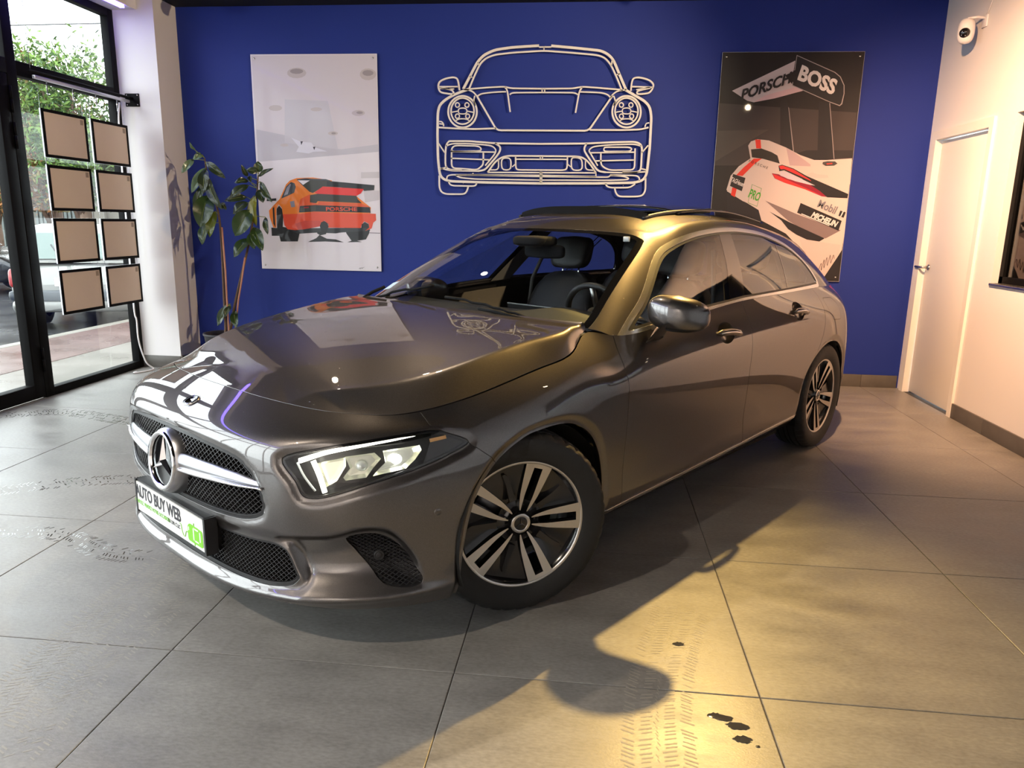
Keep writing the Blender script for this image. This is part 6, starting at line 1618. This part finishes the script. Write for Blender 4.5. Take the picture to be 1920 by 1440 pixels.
cab = tag(MB().tube(spline([(-1.75, 4.06, 2.25), (-1.76, 4.04, 2.06), (-1.765, 4.03, 1.5), (-1.76, 4.01, .6), (-1.745, 4.01, .45), (-1.73, 3.99, .27), (-1.70, 4.02, .08), (-1.66, 4.06, .012), (-1.68, 3.95, .008), (-1.73, 3.88, .008), (-1.74, 3.93, .008)], 6), .0065, 8).build('power_cable', 'white_plastic'), 'white power cable hanging down from the rail to the floor', 'cable')
mat('frame_panel', rgb(224, 206, 188), .35, 0, .3, noise=.06, nscale=2)
mat('frame_edge', (.85, .88, .92), .15, 0, .5, emit=(.85, .92, 1), estr=.5)
rows_z = [(1.738, 2.070), (1.366, 1.687), (.985, 1.312), (.608, .936)]
names_r = ['top', 'second', 'third', 'bottom']
for ri, (z0, z1) in enumerate(rows_z):
    for ci, (y0, y1) in enumerate(FR):
        fo = empty('lightbox', (-1.72, (y0 + y1) / 2, (z0 + z1) / 2))
        tag(fo, 'black edged lightbox in the window, %s row, %s' % (names_r[ri], ['nearer the glass door', 'nearer the white pier'][ci]), 'lightbox', 'lightboxes hanging in the window')
        hy, hz = (y1 - y0) / 2, (z1 - z0) / 2
        MB().box((-.008, -hy, -hz), (.004, hy, hz), None, .002).build('light_panel', 'frame_edge', fo)
        b_ = .021
        mb = MB().box((.004, -hy, -hz), (.011, hy, -hz + b_)).box((.004, -hy, hz - b_), (.011, hy, hz)).box((.004, -hy, -hz + b_), (.011, -hy + b_, hz - b_)).box((.004, hy - b_, -hz + b_), (.011, hy, hz - b_))
        mb.build('frame_border', 'black_frame', fo)
        MB().add([(.0075, -hy + b_, -hz + b_), (.0075, hy - b_, -hz + b_), (.0075, hy - b_, hz - b_), (.0075, -hy + b_, hz - b_)], [(0, 1, 2, 3)]).build('frame_sheet', 'frame_panel', fo)
        if not (ri == 2 and ci == 0):
            MB().box((.0076, hy - b_ - .045, hz - b_ - .045), (.0081, hy - b_ - .012, hz - b_ - .008)).build('corner_label', mat('label_grey_%d%d' % (ri, ci), rgb(160, 145, 130), .5), fo)
    for y in (FR[0][0] + .0, FR[0][1], FR[1][0], FR[1][1]):
        pass
for y, w_ in ((FR[0][0] + .012, 'nearest the glass door'), (FR[0][1] - .012, 'second from the glass door'), (FR[1][0] + .012, 'second from the white pier'), (FR[1][1] - .012, 'nearest the white pier')):
    tag(MB().tube([(-1.726, y, 2.20), (-1.726, y, .615)], .0016, 5).build('hanging_cable', 'clip_metal'), 'thin steel cable carrying the lightboxes, ' + w_, 'cable', 'hanging cables of the lightboxes')

# rubber plant: pot, two stems with canes, single leaves
plant = empty('rubber_plant', (-1.02, 4.14, 0)); tag(plant, 'tall rubber plant with two stems standing by the blue wall', 'plant')
def leafmat(n, c1, rough=.28):
    return mat(n, rgb(*c1), rough, 0, .25, .1, noise=.22, nscale=9)
leafmat('leaf_0', (44, 56, 34)); leafmat('leaf_1', (98, 122, 92)); leafmat('leaf_2', (46, 66, 30)); leafmat('leaf_3', (84, 96, 22)); leafmat('leaf_4', (116, 112, 20))
mat('leaf_vein', rgb(128, 140, 70), .5)
mat('stem_brown', rgb(104, 82, 66), .7, noise=.3, nscale=40, bump=(.5, 90))
mat('cane', rgb(190, 134, 108), .6, noise=.15, nscale=20)
mat('plant_pot', rgb(60, 58, 60), .5); mat('soil', rgb(48, 36, 28), .9, bump=(1, 60))
MB().lathe([(0, 0), (.13, 0), (.165, .32), (.175, .33), (.175, .345), (.155, .345), (.150, .31)], 32).build('pot', 'plant_pot', plant)
MB().lathe([(0, .305), (.152, .300)], 24).build('soil', 'soil', plant)
SY = {'a': 4.10, 'b': 4.16}
stem_p = {}
for s_, pts in STEMS:
    y = SY[s_]
    P = [(-1.04 if s_ == 'a' else -1.0, 4.14, .30)] + [(x, y, z) for x, z in pts]
    Q = spline(P, 6)
    n = len(Q)
    MB().tube([(p[0] + 1.02, p[1] - 4.14, p[2]) for p in Q], [.015 * (1 - .65 * i / n) for i in range(n)], 9).build('stem', 'stem_brown', plant)
    stem_p[s_] = Q
for s_, pts in CANES:
    y = SY[s_] - .02
    P = [(pts[0][0] + .02, 4.13, .30)] + [(x, y, z) for x, z in pts]
    MB().tube([(p[0] + 1.02, p[1] - 4.14, p[2]) for p in P], .0075, 8).build('support_cane', 'cane', plant)
for li, (s_, b_, t_, hw, kind) in enumerate(LEAVES):
    rr = random.Random(li * 7 + 3)
    yb = SY[s_] - .015 + rr.uniform(-.03, .02)
    base = Vector((b_[0], yb, b_[1])); tip = Vector((t_[0], yb - rr.uniform(.0, .09), t_[1]))
    ax = tip - base; L_ = ax.length; ax.normalize()
    nrm = Vector((rr.uniform(-.35, .35), -1, rr.uniform(0, .5))); nrm = (nrm - ax * nrm.dot(ax)).normalized(); sd_ = ax.cross(nrm)
    hw = hw * .95
    rows = []; vein = []
    for i in range(11):
        f_ = i / 10
        w_ = hw * (math.sin(PI * f_ ** .85) ** .72 if 0 < f_ < 1 else 0.02)
        c_ = base + ax * (L_ * f_) + nrm * (.10 * L_ * math.sin(PI * f_) )
        row = []
        for q in (-1, -.6, -.15, 0, .15, .6, 1):
            p = c_ + sd_ * (w_ * q) + nrm * (abs(q) ** 1.3 * w_ * .28 + .004 * math.sin(q * 3 + f_ * 9) )
            row.append([p.x + 1.02, p.y - 4.14, p.z])
        rows.append(row); vein.append((c_.x + 1.02 + nrm.x * .0015, c_.y - 4.14 + nrm.y * .0015, c_.z + nrm.z * .0015))
    lf = MB().grid(np.array(rows), True).build('leaf', 'leaf_%d' % kind, plant)
    MB().tube(vein, .0016, 4).build('leaf_vein', 'leaf_vein', lf)
    Q = stem_p[s_]
    k_ = int(np.argmin(np.linalg.norm(Q - np.array([b_[0], SY[s_], b_[1] - .02]), axis=1)))
    MB().tube([(Q[k_][0] + 1.02, Q[k_][1] - 4.14, Q[k_][2]), (base.x + 1.02, base.y - 4.14, base.z)], .003, 5).build('leaf_stalk', 'leaf_vein', lf)

# ------------------------------------------------------------------ street outside
mat('pavement', rgb(98, 92, 86), .35, noise=.18, nscale=1.2, bump=(.3, 60), rvar=.15)
mat('pavement_pink', rgb(84, 62, 58), .30, noise=.2, nscale=2.0, rvar=.12)
mat('kerb_stone', rgb(104, 100, 92), .5, noise=.12)
mat('wet_road', rgb(58, 58, 60), .22, noise=.3, nscale=1.5, bump=(.5, 90), rvar=.10)
mat('silver_paint', rgb(98, 98, 94), .28, .45, .8)
mat('graphite_paint', rgb(34, 36, 40), .25, .5, .8)
mat('street_glass', rgb(74, 94, 88), .08, 0, .5)
mat('car_grey_plastic', rgb(38, 44, 50), .4)
mat('tail_lamp', rgb(140, 22, 24), .2, 0, .6)
mat('plaster', rgb(112, 108, 100), .8, noise=.08)
mat('shutter', rgb(92, 98, 96), .6)
def ground(name, lo, hi, m):
    return tag(MB().box(lo, hi).build(name, m), kind='structure')
ground('pavement', (-3.94, -8, -.20), (-1.92, 30, -.05), 'pavement')
ground('pavement_band', (-3.93, -8, -.06), (-2.95, 30, -.046), 'pavement_pink')
ground('road', (-60, -12, -.50), (-4.06, 60, -.20), 'wet_road')
kb = None
for i in range(16):
    o = MB().box((-4.06, 2.0 + i, -.25), (-3.93, 2.995 + i, -.04), None, .008).build('kerb' if kb is None else 'kerb_stone', 'kerb_stone', kb)
    if kb is None: kb = tag(o, kind='structure')

def street_car(name, paint, label, loc, rz, plate=None):
    t = empty(name, loc, rz); tag(t, label, 'car')
    secs = [(-.80, .70, .34, .60), (-.76, .79, .28, .80), (-.66, .825, .25, .90), (-.3, .835, .22, .92), (.4, .84, .20, .92), (1.2, .84, .20, .91), (2.0, .84, .20, .89), (2.4, .83, .20, .86), (2.9, .80, .22, .78), (3.2, .72, .26, .70), (3.32, .58, .34, .60)]
    rows = []
    for x, w, z0, z1 in secs:
        P = [(0, z0), (w * .85, z0), (w * .97, z0 + .08), (w, z0 + .25 * (z1 - z0) + .05), (w, z0 + .6 * (z1 - z0)), (w * .975, z0 + .85 * (z1 - z0)), (w * .90, z1), (w * .5, z1 + .015), (0, z1 + .02)]
        Q = spline(P, 3)
        rows.append([[x, y, z] for y, z in Q] + [[x, -y, z] for y, z in Q[::-1][1:]])
    mb = MB().grid(np.array(rows), True)
    n = len(rows[0])
    mb.add(rows[0], [tuple(range(n))]); mb.add(rows[-1], [tuple(range(n - 1, -1, -1))])
    body = mb.build('body', paint, t)
    rings = []
    for f_, (xr, xf, w, z) in zip((0, .35, .7, .92, 1), ((-.72, 2.35, .775, .90), (-.66, 1.95, .735, 1.07), (-.58, 1.55, .67, 1.26), (-.50, 1.35, .61, 1.37), (-.40, 1.2, .50, 1.41))):
        pts = rounded([(xr, -w), (xf, -w), (xf, w), (xr, w)], .16, 5)
        rings.append([[x, y, z] for x, y in pts] + [[pts[0][0], pts[0][1], z]])
    mb = MB().grid(np.array(rings), True); n = len(rings[-1]) - 1
    mb.add(rings[-1][:n], [tuple(range(n))]); mb.build('cabin', paint, t)
    def g(pts, name='window_pane', m='street_glass'): MB().add(pts, [tuple(range(len(pts)))]).build(name, m, t)
    g([(-.735, -.56, .955), (-.735, .56, .955), (-.622, .50, 1.29), (-.622, -.50, 1.29)], 'rear_window')
    for sd in (1, -1):
        for x0, x1, x2, x3 in ((-.45, .45, .42, -.32), (.50, 1.25, 1.2, .47), (1.30, 2.1, 1.62, 1.25)):
            g([(x0, sd * .785, .95), (x1, sd * .785, .95), (x2, sd * .665, 1.29), (x3, sd * .665, 1.29)])
        X = superell((-.72, sd * .72, .70), (.09, .10, .135), .5, .5, 14, 8); MB().grid(X, True).build('tail_lamp', 'tail_lamp', t)
    X = superell((-.76, 0, .47), (.11, .83, .075), .3, .5, 30, 8); MB().grid(X, True).build('rear_bumper', 'car_grey_plastic', t)
    X = superell((-.74, 0, .33), (.10, .81, .09), .4, .5, 30, 8); MB().grid(X, True).build('bumper_skirt', paint, t)
    if plate:
        pz = MB().box((-.835, -.26, .60), (-.815, .26, .71)).build('number_plate', 'plate_white', t)
        o = text_mesh(plate, .095, 'plate_lettering', 'ink_dark', pz, .0006, sx=.9)
        o.matrix_local = Matrix.Translation((-.8365, 0, .655)) @ Matrix.Rotation(R(-90), 4, 'Z') @ Matrix.Rotation(R(90), 4, 'X')
        MB().add([(-.842, .0 + q[0] - .0, .82 + q[1]) for q in ((-.03, 0), (0, .05), (.03, 0), (0, -.05))] + [(-.80, 0, .82)], [(0, 1, 2, 3), (0, 4, 1), (1, 4, 2), (2, 4, 3), (3, 4, 0)]).build('badge', 'chrome', t)
        MB().tube([(-.75, .12, .955), (-.70, .25, 1.06), (-.675, .30, 1.14)], .010, 6).build('rear_wiper', 'black_plastic', t)
        MB().box((-.62, -.12, 1.375), (-.56, .12, 1.395)).build('brake_light', 'tail_lamp', t)
    for x in (0, 2.5):
        for sd in (1, -1):
            Q = Matrix.Translation((x, sd * .70, .29)) @ Matrix.Rotation(R(-90 * sd), 4, 'X')
            w_ = MB().lathe([(.19, -.08), (.24, -.09), (.285, -.07), (.29, 0), (.285, .09), (.25, .125), (.19, .12)], 32, Q).build('wheel', 'rubber', t)
            MB().lathe([(0, .10), (.03, .112), (.05, .105), (.165, .12), (.19, .118)], 32, Q).build('hub_disc', 'rim_black', w_)
            for k in range(12):
                a = k * PI / 6
                MB().box((.04, -.009, .112), (.18, .009, .126), Q @ Matrix.Rotation(a, 4, 'Z')).build('rim_spoke', 'alu_light', w_)
            MB().lathe([(.165, .122), (.172, .130), (.188, .128), (.19, .118)], 32, Q).build('rim_ring', 'alu_light', w_)
    return t
street_car('parked_estate_car', 'silver_paint', 'silver estate car parked by the kerb outside, seen from behind', (-4.98, 8.02, -.20), R(111), 'CL-494-NE')
street_car('parked_saloon', 'graphite_paint', 'dark grey car parked across the street beyond the silver one', (-12.2, 11.3, -.20), R(6))

# buildings and garden wall behind the street
bd = empty('garden_wall', (-12, 17, -.2)); tag(bd, 'pale rendered garden wall with shutters across the street', 'wall')
MB().box((-12, 0, 0), (12, .3, 2.35)).build('wall_face', 'plaster', bd)
for x in (-3.1, -1.2, 1.0, 2.3, 4.4):
    MB().box((x - .14, -.12, 0), (x + .14, 0, 2.55)).build('wall_post', 'plaster', bd)
for x0, x1 in ((-2.9, -1.4), (2.5, 4.2), (-.9, .8)):
    for k in range(int((x1 - x0) / .12)):
        MB().box((x0 + k * .12, -.05, .5), (x0 + k * .12 + .07, -.01, 2.0)).build('shutter_slat', 'shutter', bd)
bh = empty('white_house', (-24, 24, -.2)); tag(bh, 'white house behind the trees across the street', 'building')
MB().box((-5, 0, 0), (7, 5, 4.6)).build('house_wall', 'plaster', bh)
for x in (-3, 0, 3): MB().box((x, -.06, 1.6), (x + 1.2, .0, 3.0)).build('house_window', 'street_glass', bh)

def leafy(name, label, base, h, spread, cols, n, seed, crown0=.35):
    r_ = np.random.default_rng(seed)
    t = empty(name, base); tag(t, label, 'tree', 'trees across the street')
    mb = MB()
    tips = []
    mb.tube([(0, 0, 0), (.05, 0, h * .25), (.0, .05, h * .5)], [.16, .13, .10], 8)
    for k in range(11):
        a = r_.uniform(0, 2 * PI); e = r_.uniform(.35, 1.0)
        p0 = Vector((0, 0, h * r_.uniform(.2, .5)))
        p2 = Vector((math.cos(a) * spread * r_.uniform(.4, .95), math.sin(a) * spread * .7 * r_.uniform(.4, .9), h * e))
        p1 = (p0 + p2) / 2 + Vector((0, 0, .15))
        mb.tube([p0, p1, p2], [.07, .045, .015], 6); tips += [p1, p2, (p1 + p2) / 2]
        for _ in range(3):
            q = p1 + (p2 - p1) * r_.uniform(.2, 1)
            q2 = q + Vector((r_.normal(0, .3), r_.normal(0, .25), r_.uniform(.0, .45)))
            mb.tube([q, q2], [.02, .006], 5); tips.append(q2)
    mb.build('trunk', 'stem_brown', t)
    for ci, (m_, frac) in enumerate(cols):
        vs = []; fs = []
        for _ in range(int(n * frac)):
            c_ = tips[r_.integers(0, len(tips))]
            p = Vector(c_) + Vector((r_.normal(0, .30), r_.normal(0, .30), r_.normal(0, .22)))
            if p.z < h * crown0: continue
            s_ = r_.uniform(.03, .08)
            d1 = Vector(r_.normal(0, 1, 3)).normalized() * s_; d2 = Vector(r_.normal(0, 1, 3)).normalized() * s_ * .6
            b_ = len(vs); vs += [p - d1, p + d2 * .7, p + d1, p - d2 * .7]; fs.append((b_, b_ + 1, b_ + 2, b_ + 3))
        mb2 = MB().add(vs, fs); tag(mb2.build('foliage', m_, t), kind='stuff')
    return t
def fol(n, c):
    m = mat(n, rgb(*c), .7, noise=.35, nscale=3)
fol('foliage_green', (86, 112, 40)); fol('foliage_dark', (56, 80, 38)); fol('foliage_rust', (124, 80, 38)); fol('foliage_straw', (118, 102, 56))
leafy('street_tree', 'half bare tree with rust brown foliage across the street', (-9.0, 12.6, -.20), 4.5, 1.0, [('foliage_rust', .6), ('foliage_straw', .4)], 9000, 3)
leafy('street_tree', 'bright green tree with a bare forked trunk across the street', (-7.9, 12.0, -.20), 4.6, 1.0, [('foliage_green', .7), ('foliage_dark', .3)], 14000, 5)
leafy('street_tree', 'dense dark green tree nearest the white pier across the street', (-6.6, 12.2, -.20), 4.6, 1.1, [('foliage_green', .4), ('foliage_dark', .6)], 16000, 9)
leafy('street_tree', 'rusty bush at the far left beyond the glass door', (-11.2, 13.5, -.20), 4.2, 1.1, [('foliage_rust', .5), ('foliage_dark', .5)], 7000, 12)
tag(MB().tube([(-14, 14, 5.45), (-10, 13.3, 5.15), (-7, 12.8, 5.05), (-3, 12, 5.1)], .012, 6).build('overhead_wire', 'black_plastic'), 'thin overhead wire crossing the sky above the trees', 'wire')

# ------------------------------------------------------------------ marks on the floor
mat('dry_dust', rgb(152, 147, 139), .5)
mat('wet_film', rgb(70, 68, 66), .04, spec=.7)
def track(path, width, label, m, seed, fill=.75):
    """broken tread print: rows of small blocks along a path"""
    r_ = np.random.default_rng(seed)
    P = spline(path, 40)
    d = np.concatenate([[0], np.cumsum(np.linalg.norm(np.diff(P, axis=0), axis=1))])
    L_ = d[-1]
    mb = MB()
    s = 0
    while s < L_:
        p = np.array([np.interp(s, d, P[:, k]) for k in (0, 1)]); q = np.array([np.interp(s + .01, d, P[:, k]) for k in (0, 1)])
        t = (q - p); t /= np.linalg.norm(t) + 1e-9; n = np.array([-t[1], t[0]])
        for lane, (a, b_) in enumerate(((-.5, -.30), (-.25, -.06), (.0, .04), (.08, .26), (.31, .5))):
            if r_.random() > fill * (.55 + .8 * (.5 + .5 * math.sin(s * 9 + seed * 2 + lane * .9) * math.sin(s * 23 + seed))): continue
            j_ = r_.normal(0, .0018, 2)
            sk = .010 * (1 if lane % 2 else -1)
            c = [p + n * width * a + t * sk, p + n * width * b_ - t * sk * .3, p + n * width * b_ + t * (.006 - sk * .3), p + n * width * a + t * (.006 + sk)]
            w2 = r_.uniform(.65, 1.0); cm = sum(c) / 4
            mb.add([(cm[0] + (v[0] - cm[0]) * w2 + j_[0], cm[1] + (v[1] - cm[1]) * w2 + j_[1], .0004) for v in c], [(0, 1, 2, 3)])
        s += .0165
    return tag(mb.build('tyre_track', m), label, 'tyre mark', kind='stuff')
track([(.60, -.40), (.566, -.036), (.555, .248), (.562, .66)], .19, 'dusty tyre track running towards the front bumper at lower left', 'dry_dust', 1, .95)
track([(.78, -.50), (.744, -.085), (.759, .30)], .12, 'fainter dusty tyre track beside the long one at lower left', 'dry_dust', 2, .6)
track([(2.40, -.45), (2.42, -.10), (2.443, .05), (2.473, .194), (2.55, .48)], .20, 'dusty tread print in the warm light beside the mirror shadow', 'dry_dust', 3, .95)
track([(-.80, 1.10), (-.435, 1.333), (-.05, 1.46)], .15, 'wet tyre track on the daylit tiles left of the number plate', 'wet_film', 4, .62)
track([(-.45, .70), (-.078, .754), (.26, .618), (.45, .595)], .12, 'wet tyre track on the tiles below the number plate', 'wet_film', 5, .55)
track([(-1.75, 2.46), (-1.40, 2.60), (-.80, 2.44)], .16, 'wet tyre track near the glass door', 'wet_film', 6, .6)
def puddle(pts, label):
    r_ = np.random.default_rng(5)
    mb = MB()
    for x, y, a, b_ in pts:
        n = 22
        V = [(x + a * (1 + .28 * r_.normal(0, .5)) * math.cos(q), y + b_ * (1 + .28 * r_.normal(0, .5)) * math.sin(q)) for q in np.linspace(0, 2 * PI, n + 1)[:-1]]
        mb.add([(vx, vy, .0012) for vx, vy in V] + [(x, y, .0022)], [(i, (i + 1) % n, n) for i in range(n)], True)
    return tag(mb.build('water_spots', 'wet_film'), label, 'puddle')
puddle([(2.578, -.100, .022, .012), (2.603, -.108, .026, .014), (2.635, -.137, .030, .016), (2.637, -.190, .024, .014), (2.672, -.213, .006, .004)], 'small dark water spots on the tiles at bottom right')
puddle([(2.516, .252, .020, .011)], 'single dark water spot above the mirror shadow')
